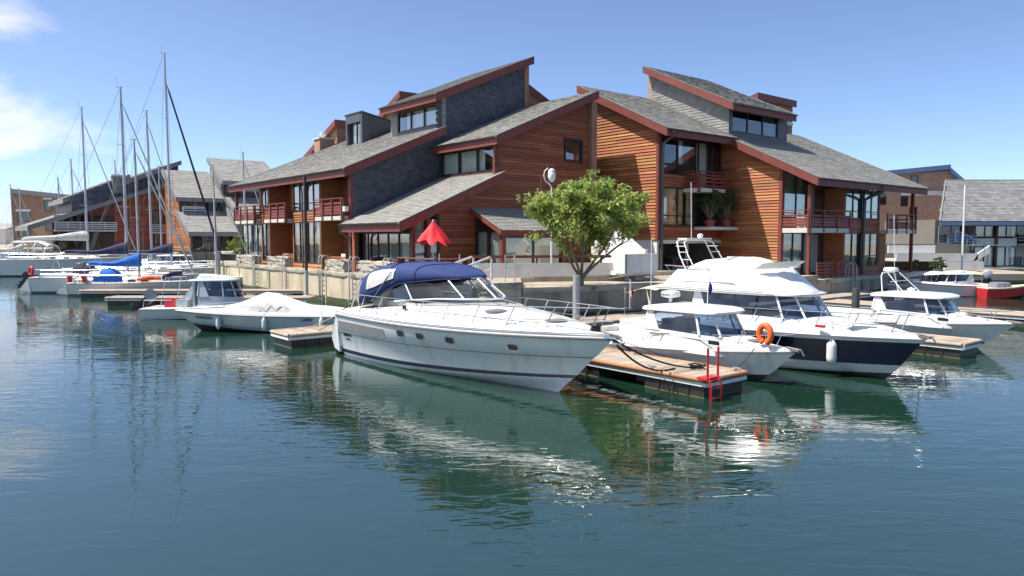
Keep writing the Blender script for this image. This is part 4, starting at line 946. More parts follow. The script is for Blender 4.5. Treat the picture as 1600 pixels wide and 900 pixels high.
    MB().tube([(-1.2, -1.25, 1.2), (-1.2, -1.25, 2.2)], .015, 6).tube([(-1.2, 1.25, 1.2), (-1.2, 1.25, 2.2)], .015, 6).build('awning_pole', 'steel', aw)
    MB().box(-1.3, 1.8, -1.4, 1.4, .1, 1.05).build('cockpit', 'gelcoat_old', t)
    rail(h, t, 2.4, 8.1, .58, 6, tip=.3, inset=.1, mid=5.2, lean=.25, zdeck=.08)
    MB().prism([(6.6, -.78, 1.60), (7.25, -.3, 1.56), (7.4, -.35, 1.55), (6.8, -.82, 1.58)], (0, 0, .02)).build('deck_hatch', 'gelcoat_old', t)
    MB().box(6.0, 6.25, -1.15, -1.05, 1.42, 1.5).build('side_lamp', 'red_paint', t)
    MB().box(8.2, 8.65, -.08, .08, 1.27, 1.33).tube([(8.3, 0, 1.38), (8.68, 0, 1.33), (8.78, 0, 1.18)], .026, 6).build('anchor', 'rubrail', t)
    return t, h
fb_, fb_h = fly()
p = fb_h.at(6.35, .72, -1); fender(fb_.matrix_basis @ (p + Vector((0, -.17, 0))), 'white fender hanging on the navy hull', r=.14, l=.66)

# ---- cabin boat at the right edge
rc, rc_h = day_boat('cabin_cruiser', 'white cabin boat with a tubular radar mast, at the right behind the second pontoon', 29.9, 17.5, 8.95, 2.7, .66, .96, (4.4, 7.1, 1.08), .74, 1.26, 1.74)
MB().tube([(4.6, -.7, 1.9), (4.5, -.6, 2.5), (4.5, -.5, 2.62), (4.5, .5, 2.62), (4.5, .6, 2.5), (4.6, .7, 1.9)], .022, 8).tube([(5.4, -.7, 1.9), (4.7, -.5, 2.62)], .018, 6).tube([(5.4, .7, 1.9), (4.7, .5, 2.62)], .018, 6).tube([(4.9, -.68, 2.3), (4.9, .68, 2.3)], .016, 6).build('radar_mast', 'white_metal', rc, smooth=60)
MB().lathe([(.1, 0), (.27, .03), (.28, .1), (.24, .18), (0, .2)], (4.6, 0, 2.64), 18).build('radar_dome', 'gelcoat', rc, smooth=40); MB().tube([(4.5, .55, 2.6), (4.4, .55, 4.9)], .011, 5).build('antenna', 'white_metal', rc)
MB().lathe([(.13, 0), (.15, .08), (0, .14)], (5.3, .2, 1.93), 12).build('search_light', 'gelcoat', rc, smooth=40)

# ---- outboard engine
def outboard(root, x, y, z, m='outboard_grey', tilt=0., s=1.):
    M = Matrix.Translation((x, y, z)) @ Matrix.Rotation(tilt, 4, 'Y') @ Matrix.Scale(s, 4)
    def bld(mb, nm, mm, par, sm=45): mb.v = [tuple(M @ Vector(p_)) for p_ in mb.v]; return mb.build(nm, mm, par, smooth=sm)
    o2 = lambda a, b, w, z_: ring(outline(a, b, w, .7, .2, .05), z_)
    hd = bld(MB().loft([o2(-.42, .12, .17, .25), o2(-.48, .16, .2, .35), o2(-.5, .16, .21, .62), o2(-.42, .12, .17, .8), o2(-.2, .0, .06, .84)], True, True), 'outboard_engine', m, root)
    bld(MB().loft([o2(-.26, .02, .1, .26), o2(-.24, .02, .08, -.2), o2(-.22, .0, .06, -.55), o2(-.2, -.02, .05, -.75)], True, True), 'engine_leg', 'black', hd)
    bld(MB().box(-.4, .05, -.14, .14, -.36, -.33).lathe([(.0, -.42), (.06, -.36), (.07, -.1), (.05, .06), (0, .14)], (-.05, 0, -.68), 10, 'x').prism([(-.2, -.012, -.7), (.02, -.012, -.7), (-.1, -.012, -.98), (-.2, -.012, -.95)], (0, .024, 0)), 'gear_case', 'black', hd)
    pr = MB()
    for k in range(3):
        a = k*2.094; pr.add([(-.42, 0, -.68), (-.46, .16*math.cos(a-.4), -.68+.16*math.sin(a-.4)), (-.4, .17*math.cos(a+.4), -.68+.17*math.sin(a+.4))], [(0, 1, 2)])
    bld(pr, 'propeller', 'steel', hd)
    bld(MB().box(-.02, .2, -.12, .12, -.12, .3), 'bracket', 'black', hd)
    return hd

# ---- covered speedboat lying broadside
def covered():
    t = thing('speedboat', 'pale blue-grey speedboat under a white cover, lying broadside', 'boat', (-7.2, 31.6, 0), rad(181.5))
    h = Hull(7.3, 2.45, [(.02, .84, -.35, -.05, 2.0), (.86, .90, -.02, .34, 2.2), (.9, .925, .12, .44, 2.4), (.96, .975, .56, .74, 2.8), (1., 1., .68, .86, 3.2)], tr=.95)
    h.build(t, ['hull_pale', 'antifoul', 'gelcoat'], [1, 0, 0, 0]); h.strip(t, 'rubrail', 'black', 0, .018); h.strip(t, 'rubrail', 'rubrail', 0, .010, i=2)
    h.deck(t, 'gelcoat', lambda x: lerp([(0, .16), (3, .2), (5, .22), (7.3, .04)], x), fr=(1, .97, .9, .7, .4, 0), hz=(0, .5, .62, .9, .98, 1))
    # tent of the cover over windscreen and seats
    rows = []
    for x, hh, w in ((.1, .14, .95), (.8, .24, 1.0), (1.6, .30, 1.0), (2.3, .55, .98), (2.9, .78, .95), (3.4, .82, .9), (3.9, .60, .85), (4.5, .34, .75), (5.0, .24, .6)):
        z0 = h.zat(x) + .10; rows.append([(x, -w, z0), (x, -w*.93, z0 + hh*.5), (x, -w*.6, z0 + hh*.86 + R.uniform(-.012, .012)), (x, -w*.25, z0 + hh), (x, w*.25, z0 + hh), (x, w*.6, z0 + hh*.86 + R.uniform(-.012, .012)), (x, w*.93, z0 + hh*.5), (x, w, z0)])
    cv = MB().loft(rows).build('boat_cover', 'canvas_white', t, smooth=50)
    for x in (2.2, 2.75, 3.3): MB().tube([(x, .95, h.zat(x)+.3), (x+.25, .9, h.zat(x)+.55), (x+.5, .93, h.zat(x)+.3)], .008, 4).build('cover_strap', 'rope_tan', cv)
    MB().tube([h.sheer(h.tx(x), 1, .1, z) for x, z in ((3.0, .15), (3.3, .36), (5.0, .40), (6.3, .3), (6.6, .1))], .014, 6).tube([h.sheer(h.tx(x), -1, .1, z) for x, z in ((3.0, .15), (3.3, .36), (5.0, .40), (6.3, .3), (6.6, .1))], .014, 6).build('grab_rail', 'steel', t)
    side_text(t, h, 'ST83222', 5.9, .60, .23, side=1, off=.02); side_text(t, h, 'LIBRE', 1.4, .56, .2, 'stripe_navy', side=1, off=.02, shear=.3)
    return t, h
st_, st_h = covered()
for x, lb_ in ((5.2, 'white fender near the bow of the covered speedboat'), (3.15, 'white fender amidships on the covered speedboat'), (.75, 'white fender at the stern of the covered speedboat')):
    pt = st_h.at(x, .42, 1); fender(st_.matrix_basis @ (pt + Vector((0, .12, 0))), lb_, r=.10, l=.5, rope=.25)

# ---- old cabin motorboat behind it, engine tilted up
def old_motor():
    t = thing('motorboat', 'old white motorboat with a grey-blue cabin and a tilted outboard', 'boat', (-18.2, 36.6, 0), rad(2))
    h = Hull(7.0, 2.4, [(.02, .86, -.3, 0, 2.), (.86, .91, 0, .3, 2.2), (.9, .93, .12, .4, 2.4), (1., 1., .5, .85, 3.)], tr=.93)
    h.build(t, ['gelcoat_old', 'antifoul'], [1, 0, 0]); h.strip(t, 'rubrail', 'rubrail', 0, .02)
    h.deck(t, 'gelcoat_old', lambda x: lerp([(0, .03), (2.6, .05), (2.8, .2), (5, .25), (7, .05)], x))
    cabin(t, 2.8, 4.7, .95, .6, 1.15, 1.85, rake=.5, th=.1, body='gelcoat_grey', over=(.15, .08, .5))
    MB().box(2.55, 2.65, -.9, -.2, .6, 1.85).box(2.55, 2.65, .5, .9, .6, 1.85).build('cabin_door', 'gelcoat_grey', t)
    outboard(t, -.15, 0, .75, 'outboard_grey', rad(52), .85)
    MB().box(1.0, 1.5, -.5, .0, .55, 1.0).build('red_locker', 'red_paint', t); MB().box(1.7, 2.2, -.8, .8, .55, .95).build('bench', 'gelcoat', t)
    MB().tube([(.2, -1.0, .55), (.25, -1.02, .95), (1.6, -1.05, .95), (1.9, -1.05, .6)], .014, 6).tube([(.2, 1.0, .55), (.25, 1.02, .95), (1.6, 1.05, .95), (1.9, 1.05, .6)], .014, 6).build('rail', 'steel', t)
    MB().tube([(1.0, -.95, .6), (1.3, -.9, 2.1), (1.3, .9, 2.1), (1.0, .95, .6)], .016, 6).tube([(2.5, -.95, .6), (1.4, -.9, 2.05)], .012, 6).build('bimini_frame', 'steel', t)
    MB().tube([(1.15, -.9, 2.08), (1.45, -.45, 2.2), (1.5, .3, 2.2), (1.3, .9, 2.08)], [.08, .12, .11, .07], 8).build('rolled_bimini', 'canvas_navy', t, smooth=60)
    MB().prism([(1.9, -.6, .95), (2.5, -.6, 1.75), (2.62, -.6, 1.7), (2.3, -.6, .9)], (0, 1.2, 0)).build('white_board', 'gelcoat', t)
    return t
old_motor()

# ---- yachts
def yacht(label, L, B, x, y, rot, mx, mh, cover, fb=.95, hullm='gelcoat', boom=None, furl='canvas_white', hood=None, simple=False, transom=True, cov_up=True, stay=None, fr=.055, group='moored sailing yachts', shade=None, bz=None):
    t = thing('sailing_yacht', label, 'sailboat', (x, y, 0), rot, group)
    h = Hull(L, B, [(.02, .8, -.35, -.1, 2.), (.6, .85, -.1, .05, 1.9), (.88, .93, .15, .3, 2.1), (.97, .98, fb*.75, fb*.95, 2.4), (1., 1., fb, fb*1.18, 2.6)], tr=.72, n=18)
    h.build(t, [hullm, 'antifoul', 'stripe_navy'], [1, 0, 0, 0]); h.strip(t, 'rubrail', 'teak' if not simple else 'rubrail', 0, .025)
    if transom: MB().prism([(0, -B*.34, fb), (-.75, -B*.28, .25), (-.75, B*.28, .25), (0, B*.34, fb)], (.3, 0, -.12)).prism([(0, -B*.36, fb-.01), (-.78, -B*.29, .22), (-.5, -B*.29, .1), (.1, -B*.34, .1)], (0, .1, 0)).prism([(0, B*.36, fb-.01), (-.78, B*.29, .22), (-.5, B*.29, .1), (.1, B*.34, .1)], (0, -.1, 0)).build('transom', hullm, t)
    h.deck(t, 'gelcoat_old', lambda xx: lerp([(0, .06), (L, .04)], xx))
    ch = .42 if L > 8 else .32
    o = outline(L*.30, L*.68, B*.27, .5, L*.14, .2)
    ca = MB().loft([ring(o, fb, .05), ring(inset(o, .1, .2), fb+ch*.8, -.06), ring(inset(o, .25, .45, .1), fb+ch, -.08), ring(inset(o, .9, 1.2, 1.0), fb+ch+.06, -.06)], True, True).build('cabin', 'gelcoat', t, smooth=40)
    if not simple:
        for sd in (-1, 1):
            for a in (.36, .46, .56): MB().prism([(L*a, sd*B*.262, fb+ch*.3), (L*a+.55, sd*B*.256, fb+ch*.32), (L*a+.5, sd*B*.25, fb+ch*.62), (L*a+.05, sd*B*.252, fb+ch*.62)], (0, sd*.02, 0)).build('cabin_window', 'black', ca)
        for sd in (-1, 1): MB().box(L*.06, L*.29, sd*B*.3-.12, sd*B*.3+.12, fb, fb+.26).build('cockpit_coaming', 'gelcoat', t)
        MB().torus((L*.11, 0, fb+.75), .42, .018, (0, 1, 0), (0, 0, 1), 20, 6).build('steering_wheel', 'steel', t)
    ms = MB().tube([(mx, 0, fb+.1), (mx, 0, mh*.5), (mx-.05, 0, mh)], [.115, .11, .085] if mh > 12 else [.09, .085, .06], 8).build('mast', 'alu', t, smooth=60)
    for f_ in ((.42, .72) if mh > 12 else (.5,)): MB().tube([(mx-.12, -B*.27*(1.25-f_), mh*f_), (mx, 0, mh*f_+.04), (mx-.12, B*.27*(1.25-f_), mh*f_)], .022, 5).build('spreader', 'alu', ms)
    MB().box(mx-.35, mx+.1, -.015, .015, mh, mh+.03).tube([(mx-.3, 0, mh), (mx-.3, 0, mh+.75)], .008, 4).tube([(mx+.1, 0, mh+.02), (mx+.45, .1, mh+.1)], .01, 4).build('masthead_gear', 'rubrail', ms)
    fs = stay or .92
    ft = Vector((mx+.05, 0, mh*fs)); fo = Vector((L*.965, 0, fb*1.2))
    fl_ = MB().tube([ft, ft + (fo-ft)*.05, ft + (fo-ft)*.5, ft + (fo-ft)*.9, fo], [.012, fr*.8, fr, fr*1.05, .02], 7).build('furled_jib', furl, ms, smooth=60)
    wr = MB().tube([(mx-.05, 0, mh), (.1, 0, fb+.1)], .013, 4)
    for sd in (-1, 1):
        wr.tube([(mx, 0, mh*.97), (mx-.12, sd*B*.27*.6, mh*.72), (mx-.15, sd*B*.44, fb+.05)], .013, 4); wr.tube([(mx, 0, mh*.5), (mx+.5, sd*B*.42, fb+.05)], .013, 4); wr.tube([(mx, 0, mh*.5), (mx-.7, sd*B*.43, fb+.05)], .013, 4)
    wr.build('shrouds', 'rubrail', ms)
    bl = boom or L*.36; bz = bz or fb + ch + .75
    MB().tube([(mx-.08, 0, bz), (mx-bl, 0, bz+.12)], .06, 8).build('boom', 'alu', t, smooth=60)
    if cover:
        rows = []; n = 14
        for k in range(n+1):
            f_ = k/n; x_ = mx + .10 - (bl-.1)*f_; hh = (.24 + .8*(1-f_)**(2.6 if cov_up else 1.2) + .10*math.sin(f_*9)*.5); w = .16 + .06*(1-f_)
            z_ = bz + .05 + .12*f_
            rows.append([(x_, w*math.sin(2*math.pi*j/9)*(1 + .18*math.sin(k*1.7+j*2)), z_ - .09 + hh*(.5 - .5*math.cos(2*math.pi*j/9)) if j else z_ - .1) for j in range(9)])
        MB().loft(rows, True, True).build('sail_cover', cover, t, smooth=60)
    if hood:
        rows = [[(L*.30 + a*.9 - .5, B*.28*math.cos(math.pi*j/8), fb+ch*.6 + (.18 + .62*b)*math.sin(math.pi*j/8)**.6) for j in range(9)] for a, b in ((0, .95), (.4, 1.), (.8, .7), (1.15, .12))]
        MB().loft(rows).build('spray_hood', hood, t, smooth=50)
    if not simple:
        rail(h, t, L*.86, L*.97, .55, 2, tip=.1, inset=.06, lean=.05, name='pulpit')
        MB().tube([(.9, -B*.35, fb), (.9, -B*.35, fb+.6), (.05, -B*.33, fb+.6), (.05, B*.33, fb+.6), (.9, B*.35, fb+.6), (.9, B*.35, fb)], .014, 6).build('pushpit', 'steel', t)
        ll = MB()
        for sd in (-1, 1):
            for zz_ in (.3, .58): ll.tube([h.sheer(h.tx(L*a), sd, .06, zz_) for a in (.08, .3, .5, .7, .87)], .006, 4)
            for a in (.3, .5, .7): ll.tube([h.sheer(a, sd, .06), h.sheer(a, sd, .06, .6)], .011, 5)
        ll.build('guard_wires', 'steel', t)
    return t, h
yA, hA = yacht('white yacht with navy sail cover and a red life ring on its stern', 11.6, 3.6, -34.6, 53.6, rad(2), 6.4, 14.8, 'canvas_navy', 1.1, boom=4.6, furl='canvas_white', hood='canvas_navy', bz=2.75)
yB, hB = yacht('small yacht with a bright azure sail cover and red buckets at its stern', 8.8, 2.9, -30.4, 50.9, rad(1), 4.5, 10.7, 'canvas_azure', .85, boom=3.6, hood='canvas_azure', hullm='gelcoat_old', bz=2.0)
yC, hC = yacht('tallest-masted yacht, with a dark furled jib, behind the quay end', 12.4, 3.8, -36.6, 62.5, rad(2), 7.5, 19.4, 'canvas_navy', 1.25, boom=4.2, furl='canvas_navy', fr=.09, stay=.87, hullm='gelcoat_old', bz=2.6)
yD, hD = yacht('big white yacht with blue-striped stern and white sail on its boom, far left', 13.8, 4.4, -52.6, 76.5, rad(3), 8.2, 17.4, 'canvas_white', 1.7, boom=6.6, furl='canvas_white', cov_up=False, bz=3.7)
yE, hE = yacht('yacht with bare boom between the tall-masted yacht and the big white one', 10.5, 3.4, -39.4, 67.5, rad(2), 6.2, 15.5, None, 1.1, furl='canvas_white', simple=True, bz=2.5)
yF, hF = yacht('distant yacht with a dark mast beside the far brick building', 11, 3.6, -60.5, 91, rad(3), 6.2, 13.6, None, 1.2, simple=True)
yG, hG = yacht('distant yacht with a short mast, just left of the dark-masted one', 10, 3.4, -67.5, 100, rad(3), 6.0, 12.1, 'canvas_white', 1.1, simple=True)
yH, hH = yacht('far white yacht whose mast stands before the corner of the brick building', 10, 3.4, -75.3, 101, rad(3), 6.6, 11.2, None, 1.1, simple=True)
yI, hI = yacht('far yacht with a pale boom cover near the left picture edge', 9, 3.2, -70.4, 97, rad(3), 5.6, 10.4, 'canvas_white', 1.1, simple=True)
yJ, hJ = yacht('small white yacht with a short mast lying bow-on to the end of the pale quay', 7.6, 2.6, -27.4, 57.3, rad(4), 4.2, 9.6, None, .8, simple=True, hullm='gelcoat_old')
# extras on the yachts
for k in range(3): MB().prism([(-.80-.02*k, -1.45, .35+.45*k), (-.62+.18*k, -1.45, .35+.45*k), (-.5+.18*k, -1.45, .55+.45*k), (-.72+.1*k, -1.45, .55+.45*k)], (0, 2.9, 0)).build('stern_stripe', 'stripe_navy', yD)
rows = [[(x_, w*math.cos(math.pi*j/10), 1.75 + zt_*math.sin(math.pi*j/10)**.45) for j in range(11)] for x_, w, zt_ in ((1.0, 1.6, 1.75), (1.2, 1.65, 1.9), (3.6, 1.6, 1.95), (4.6, 1.5, 1.5), (5.4, 1.3, .6))]
tent = MB().loft(rows).build('cockpit_tent', 'glass_clear', yD, smooth=40)
for q in rows[1:4]: MB().tube(q, .05, 6).build('tent_band', 'gelcoat', tent, smooth=60)
MB().loft([[(a, b, c+.01) for a, b, c in q[3:8]] for q in rows[:4]]).build('tent_top', 'gelcoat', tent, smooth=60)
def lring(label, p, rot, m):
    t = thing('life_ring', label, 'life ring', p, rot)
    MB().tube([(0, .26*math.sin(a)*.9, .28*math.cos(a)) for a in [rad(-155 + 310*k/24) for k in range(25)]], .10, 9).build('ring', m, t, smooth=60); MB().tube([(.03, 0, .3), (.03, 0, -.3)], .015, 5).build('bracket', 'steel', t)
lring('red horseshoe life ring on the stern rail of the yacht with the navy cover', yA.matrix_basis @ Vector((.3, -1.35, 1.6)), rad(60), 'red_ring')
outboard(yA, -.55, -.7, .85, 'black', rad(40), .8)
for i, (x_, y_, lb_) in enumerate(((.25, -.95, 'left red bucket hanging at the stern of the azure-covered yacht'), (1.3, -1.1, 'right red bucket hanging on the rail of the azure-covered yacht'))):
    b = thing('bucket', lb_, 'bucket', yB.matrix_basis @ Vector((x_, y_, .95)), 0, 'red buckets'); MB().lathe([(.13, 0), (.18, .42), (.16, .42), (.11, .03)], (0, 0, 0), 14).build('pail', 'red_ring', b, smooth=40); MB().torus((0, 0, .42), .175, .014, (1, 0, 0), (0, 1, 0)).build('rim', 'red_ring', b)
MB().prism([(2.0, -1.3, 1.0), (4.0, -1.35, 1.0), (4.0, -1.37, 1.35), (2.0, -1.32, 1.35)], (0, .03, 0)).build('side_dodger', 'canvas_azure', yB)
MB().tube([(4.8, -.9, 1.15), (5.6, -.8, 1.25), (6.3, -.7, 1.2)], [.12, .16, .1], 8).build('folded_sail', 'orange_ring', yB, smooth=50)

# ---- boats at the back right
def canopy_boat(label, x, y, rot, m, L=5.4, top=1.55, eng='outboard_silver', grp='canopied boats moored below the far quay'):
    t = thing('canopy_boat', label, 'boat', (x, y, 0), rot, grp)
    h = Hull(L, 2.3, [(.02, .86, -.3, 0, 2.), (.86, .91, 0, .3, 2.2), (1., 1., .5, .75, 3.)], tr=.94, n=16); h.build(t, ['gelcoat', 'antifoul'], [1, 0]); h.deck(t, 'gelcoat', lambda xx: .12); h.strip(t, 'rubrail', 'rubrail', 0, .02)
    MB().box(.3, 3.6, -.9, .9, .5, .8).box(2.8, 3.5, -.5, .5, .5, 1.15).build('console', 'gelcoat', t)
    rows = [[(a, -1.0, z_-.12), (a, -.8, z_), (a, 0, z_+.08), (a, .8, z_), (a, 1.0, z_-.12)] for a, z_ in ((.4, top-.35), (.6, top-.05), (1.6, top+.05), (2.8, top), (3.6, top-.15), (3.8, top-.35))]
    cv = MB().loft(rows).build('canopy', m, t, smooth=50)
    MB().loft([[(3.8, y_, top-.4), (4.2, y_*.9, 1.2)] for y_ in (-.95, -.5, 0, .5, .95)]).build('canopy_screen', 'glass_clear', cv)
    for a in (.7, 2.2, 3.6):
        for sd in (-1, 1): MB().tube([(a, sd*.98, .7), (a, sd*.98, top-.1)], .018, 5).build('canopy_pole', 'steel', cv)
    MB().loft([[(a, -.99, 1.0), (a, -.99, top-.2)] for a in (.6, 1.0, 1.6)]).build('canopy_curtain', 'outboard_grey', cv)
    outboard(t, -.15, 0, .9, eng, rad(25), .9)
    return t
canopy_boat('white boat with a white canvas canopy, left of the pair below the blue house', 30.9, 50.6, rad(172), 'canvas_white')
canopy_boat('boat with a cream canvas canopy, right of the pair below the blue house', 33.6, 52, rad(172), 'canvas_cream')
def red_boat():
    t = thing('dinghy', 'red wooden boat with a cream gunwale and grey cuddy at the right edge', 'boat', (28.2, 44.3, 0), rad(8))
    t.location = (31.2, 48.6, 0); t.rotation_euler = (0, 0, rad(-4))
    h = Hull(3.0, 1.5, [(.02, .88, -.2, 0, 2.), (.86, .93, 0, .25, 2.2), (1., 1., .62, .85, 2.6)], tr=.85, n=16); h.build(t, ['red_paint', 'antifoul'], [1, 0]); h.strip(t, 'gunwale', 'canvas_cream', .03, .06); h.deck(t, 'canvas_cream', lambda xx: .05)
    MB().loft([ring(outline(.6, 1.7, .55), .65), ring(outline(.7, 1.6, .48), 1.0), ring(outline(.8, 1.5, .32), 1.05)], True, True).build('cuddy', 'outboard_grey', t, smooth=40)
    return t
red_boat()
tb = thing('motorboat', 'white open motorboat with a folded windscreen above the red boat', 'boat', (32.4, 50.5, 0), rad(190))
hb = Hull(5.4, 2.1, [(.02, .88, -.2, 0, 2.), (.86, .93, 0, .25, 2.2), (1., 1., .7, .95, 2.6)], tr=.9, n=16); hb.build(tb, ['gelcoat', 'antifoul'], [1, 0]); hb.deck(tb, 'gelcoat', lambda xx: .15)
cabin(tb, 1.4, 3.4, .8, .8, 1.1, 1.5, .5, th=.06, inner=False); hb.strip(tb, 'rubrail', 'red_paint', 0, .03)

def far_motor(label, x, y, rot, L, m='gelcoat'):
    t = thing('motorboat', label, 'boat', (x, y, 0), rot, 'distant motorboats at the left')
    h = Hull(L, 2.8, [(.02, .86, -.3, 0, 2.), (.86, .91, 0, .3, 2.2), (1., 1., .8, 1.2, 3.)], tr=.93, n=14); h.build(t, [m, 'antifoul'], [1, 0]); h.strip(t, 'rubrail', 'stripe_navy', -.1, .05)
    h.deck(t, 'gelcoat', lambda xx: .2); cabin(t, L*.3, L*.68, 1.1, 1.0, 1.5, 2.1, .6, inner=False); rail(h, t, L*.5, L*.95, .5, 4, inset=.1)
far_motor('distant white cabin motorboat at the left edge behind the big striped yacht', -62, 86, rad(5), 8.5)
far_motor('distant white cabin motorboat between the masts below the far slate house', -45, 86, rad(4), 9)
far_motor('distant grey motorboat behind the azure-covered yacht', -38, 74.5, rad(3), 8, 'gelcoat_old')

for i, (x_, y_, mh_, lb_) in enumerate(((-47.5, 88, 12.5, 'distant yacht in the gap under the long far slate roof'), (-34.5, 80, 13.2, 'distant yacht below the far orange cedar house'), (-57, 96, 14.0, 'distant yacht with a tall thin mast left of the far slate house'))):
    yacht(lb_, 9.5, 3.2, x_, y_, rad(4), 5.4, mh_, 'canvas_navy' if i == 0 else 'canvas_white', 1.0, simple=True)

# ------------------------------------------------------------------ pontoons
PLK = {}
def pontoon(label, loc, rotz, L, Wd, z=.5, detail=True, float_step=3.0, flen=2.2, pw=.15, edge='edge_pale'):
    """deck boards, rounded timber edge, pale fender strip and black floats; local x from the free end"""
    t = thing('pontoon', label, 'pontoon', loc, rotz, 'floating pontoons')
    fr = MB().box(.06, L, -Wd/2+.05, Wd/2-.05, z-.16, z-.045).build('frame', 'galv', t)
    if detail:
        key = (Wd, pw)
        x = .09; first = None
        while x < L - .02:
            if key not in PLK:
                o = MB().box(0, pw-.012, -Wd/2+.09, Wd/2-.09, -.04, 0).build('plank', 'deck_wood', t); PLK[key] = o.data
            else:
                o = bpy.data.objects.new('plank', PLK[key]); C.objects.link(o); o.parent = t
            o.location = (x, R.uniform(-.01, .01), z + R.uniform(-.004, .004)); x += pw
    else: MB().box(.05, L, -Wd/2+.09, Wd/2-.09, z-.04, z).build('deck', 'deck_wood', t)
    for s in (-1, 1): MB().tube([(.06, s*(Wd/2+.01), z-.035), (L, s*(Wd/2+.01), z-.035)], .065, 8).build('edge_board', edge, t, smooth=60)
    MB().tube([(.02, -Wd/2+.02, z-.035), (.02, Wd/2-.02, z-.035)], .066, 8).build('edge_board', edge, t, smooth=60)
    for s in (-1, 1): MB().box(.02, L, s*(Wd/2-.01)-.02, s*(Wd/2-.01)+.02, z-.20, z-.105).build('fender_strip', 'white_metal', t)
    MB().box(-.01, .03, -Wd/2+.03, Wd/2-.03, z-.20, z-.105).build('fender_strip', 'white_metal', t)
    x = .12
    while x < L - .5:
        f = MB().box(x, min(x+flen, L-.1), -Wd/2+.06, Wd/2-.06, -.35, z-.17)
        for k in range(1, 4): f.box(x+flen*k/4-.03, x+flen*k/4+.03, -Wd/2+.035, Wd/2-.035, -.3, z-.2)
        fo_ = f.build('float', 'float_black', t); MB().box(x-.01, min(x+flen, L-.1)+.01, -Wd/2+.05, Wd/2-.05, -.03, .02).build('weed_line', 'weed', fo_); x += float_step
    return t
UP_V = TH + math.pi/2
pf = pontoon('front finger pontoon with red ladder and orange timber edge, beside the big cruiser', W(15.94, 10.8), UP_V, 10.4, 1.75, float_step=3.6, flen=1.9, edge='edge_orange')
pontoon('finger pontoon right of the navy-hulled boat', W(27.45, 9.1), UP_V, 11.5, 1.6)
pontoon('finger pontoon at the right picture edge', W(39.6, 10.4), UP_V, 10, 1.7, detail=False)
pontoon('walkway pontoon behind the stern of the big cruiser', W(10.4, 26.2), TH, 9.2, 1.7)
pontoon('walkway pontoon along the dark quay behind the moored boats', W(14.95, 21.9), TH, 34, 1.5, detail=False)
pontoon('left finger pontoon under the azure-covered yacht', (-28.7, 49.0, 0), rad(0), 15, 1.1, detail=False, flen=2.6, float_step=8)
pontoon('short left finger pontoon with a black float, nearer than the yachts', (-23.8, 43.3, 0), rad(0), 12, 1.1, detail=False, flen=2.8, float_step=8)
# red ladder on the front pontoon
ld = thing('ladder', 'red steel ladder standing at the end of the front pontoon', 'ladder', W(14.98, 10.9), TH)
for x in (.0, .42): MB().tube([(x, -.28, -.6), (x, -.28, .35), (x, -.18, .6), (x, -.18, 1.3)], .035, 4).build('stile', 'red_paint', ld)
for z in (-.2, .05, .3, .5): MB().tube([(0, -.27, z), (.42, -.27, z)], .022, 6).build('rung', 'red_paint', ld)
MB().box(-.06, .48, -.2, .1, .5, .56).build('foot_plate', 'red_paint', ld)
# mooring lines
def sag(a, b, s, n=12): a, b = Vector(a), Vector(b); return [a + (b-a)*k/n - Vector((0, 0, s*4*(k/n)*(1-k/n))) for k in range(n+1)]
def rope(label, a, b, s, m='rope_black', r=.018): o = MB().tube(sag(a, b, s), r, 6).build('mooring_line', m, smooth=60); return tag(o, label, 'rope', 'mooring lines')
bt = cr_.matrix_basis @ Vector((10.9, .1, 1.62))
rope('thick black mooring line from the big cruiser\'s bow to the pontoon, upper one', bt, W(16.1, 11.9, .53), .18, r=.026)
rope('thick black mooring line from the big cruiser\'s bow to the pontoon, lower one', bt, W(15.6, 12.2, .53), .34, r=.026)
rope('thin line from the big cruiser\'s bow across to the small cabin boat', bt, W(16.7, 13.0, .55), .02, r=.009)
rope('black line from the small cabin boat\'s bow to the pontoon end', cn.matrix_basis @ Vector((6.6, -.55, 1.0)), W(16.5, 11.0, .53), .05, r=.012)
rope('pale line from the big cruiser\'s stern to the walkway pontoon', cr_.matrix_basis @ Vector((.1, -1.6, 1.45)), W(10.6, 25.6, .55), .08, 'rope_tan', .014)
rope('dark line crossing from the big cruiser\'s stern to the walkway', cr_.matrix_basis @ Vector((.1, -1.55, 1.4)), W(11.6, 25.5, .55), .05, r=.012)
rope('thin line from the navy-hulled boat\'s bow to the second pontoon', fb_.matrix_basis @ Vector((8.3, .1, 1.3)), W(26.8, 10.4, .55), .12, r=.012)
hp = MB()
for k in range(60):
    a = k*.5; hp.add([], [])
coil = [(math.cos(a*.55)*(.12+.004*a), math.sin(a*.55)*(.10+.003*a), .02 + .0035*a + .012*math.sin(a*2)) for a in range(34)]
cl_ = MB().tube([W(16.1, 11.85, .5) + Vector(q) for q in coil], .022, 5).build('rope_heap', 'rope_black', smooth=60); tag(cl_, 'small heap of black rope lying on the front pontoon deck', 'rope')
for u_, v_, lb_ in ((15.15, 12.6, 'steel cleat on the left edge of the front pontoon'), (16.65, 11.0, 'steel cleat on the right edge of the front pontoon near its end'), (16.65, 14.5, 'steel cleat on the right edge of the front pontoon further in')):
    c_ = MB().box(-.13, .13, -.02, .02, .06, .1).box(-.05, -.02, -.02, .02, 0, .06).box(.02, .05, -.02, .02, 0, .06).build('cleat', 'galv'); c_.location = W(u_, v_, .5); c_.rotation_euler = (0, 0, UP_V); tag(c_, lb_, 'cleat', 'pontoon cleats')
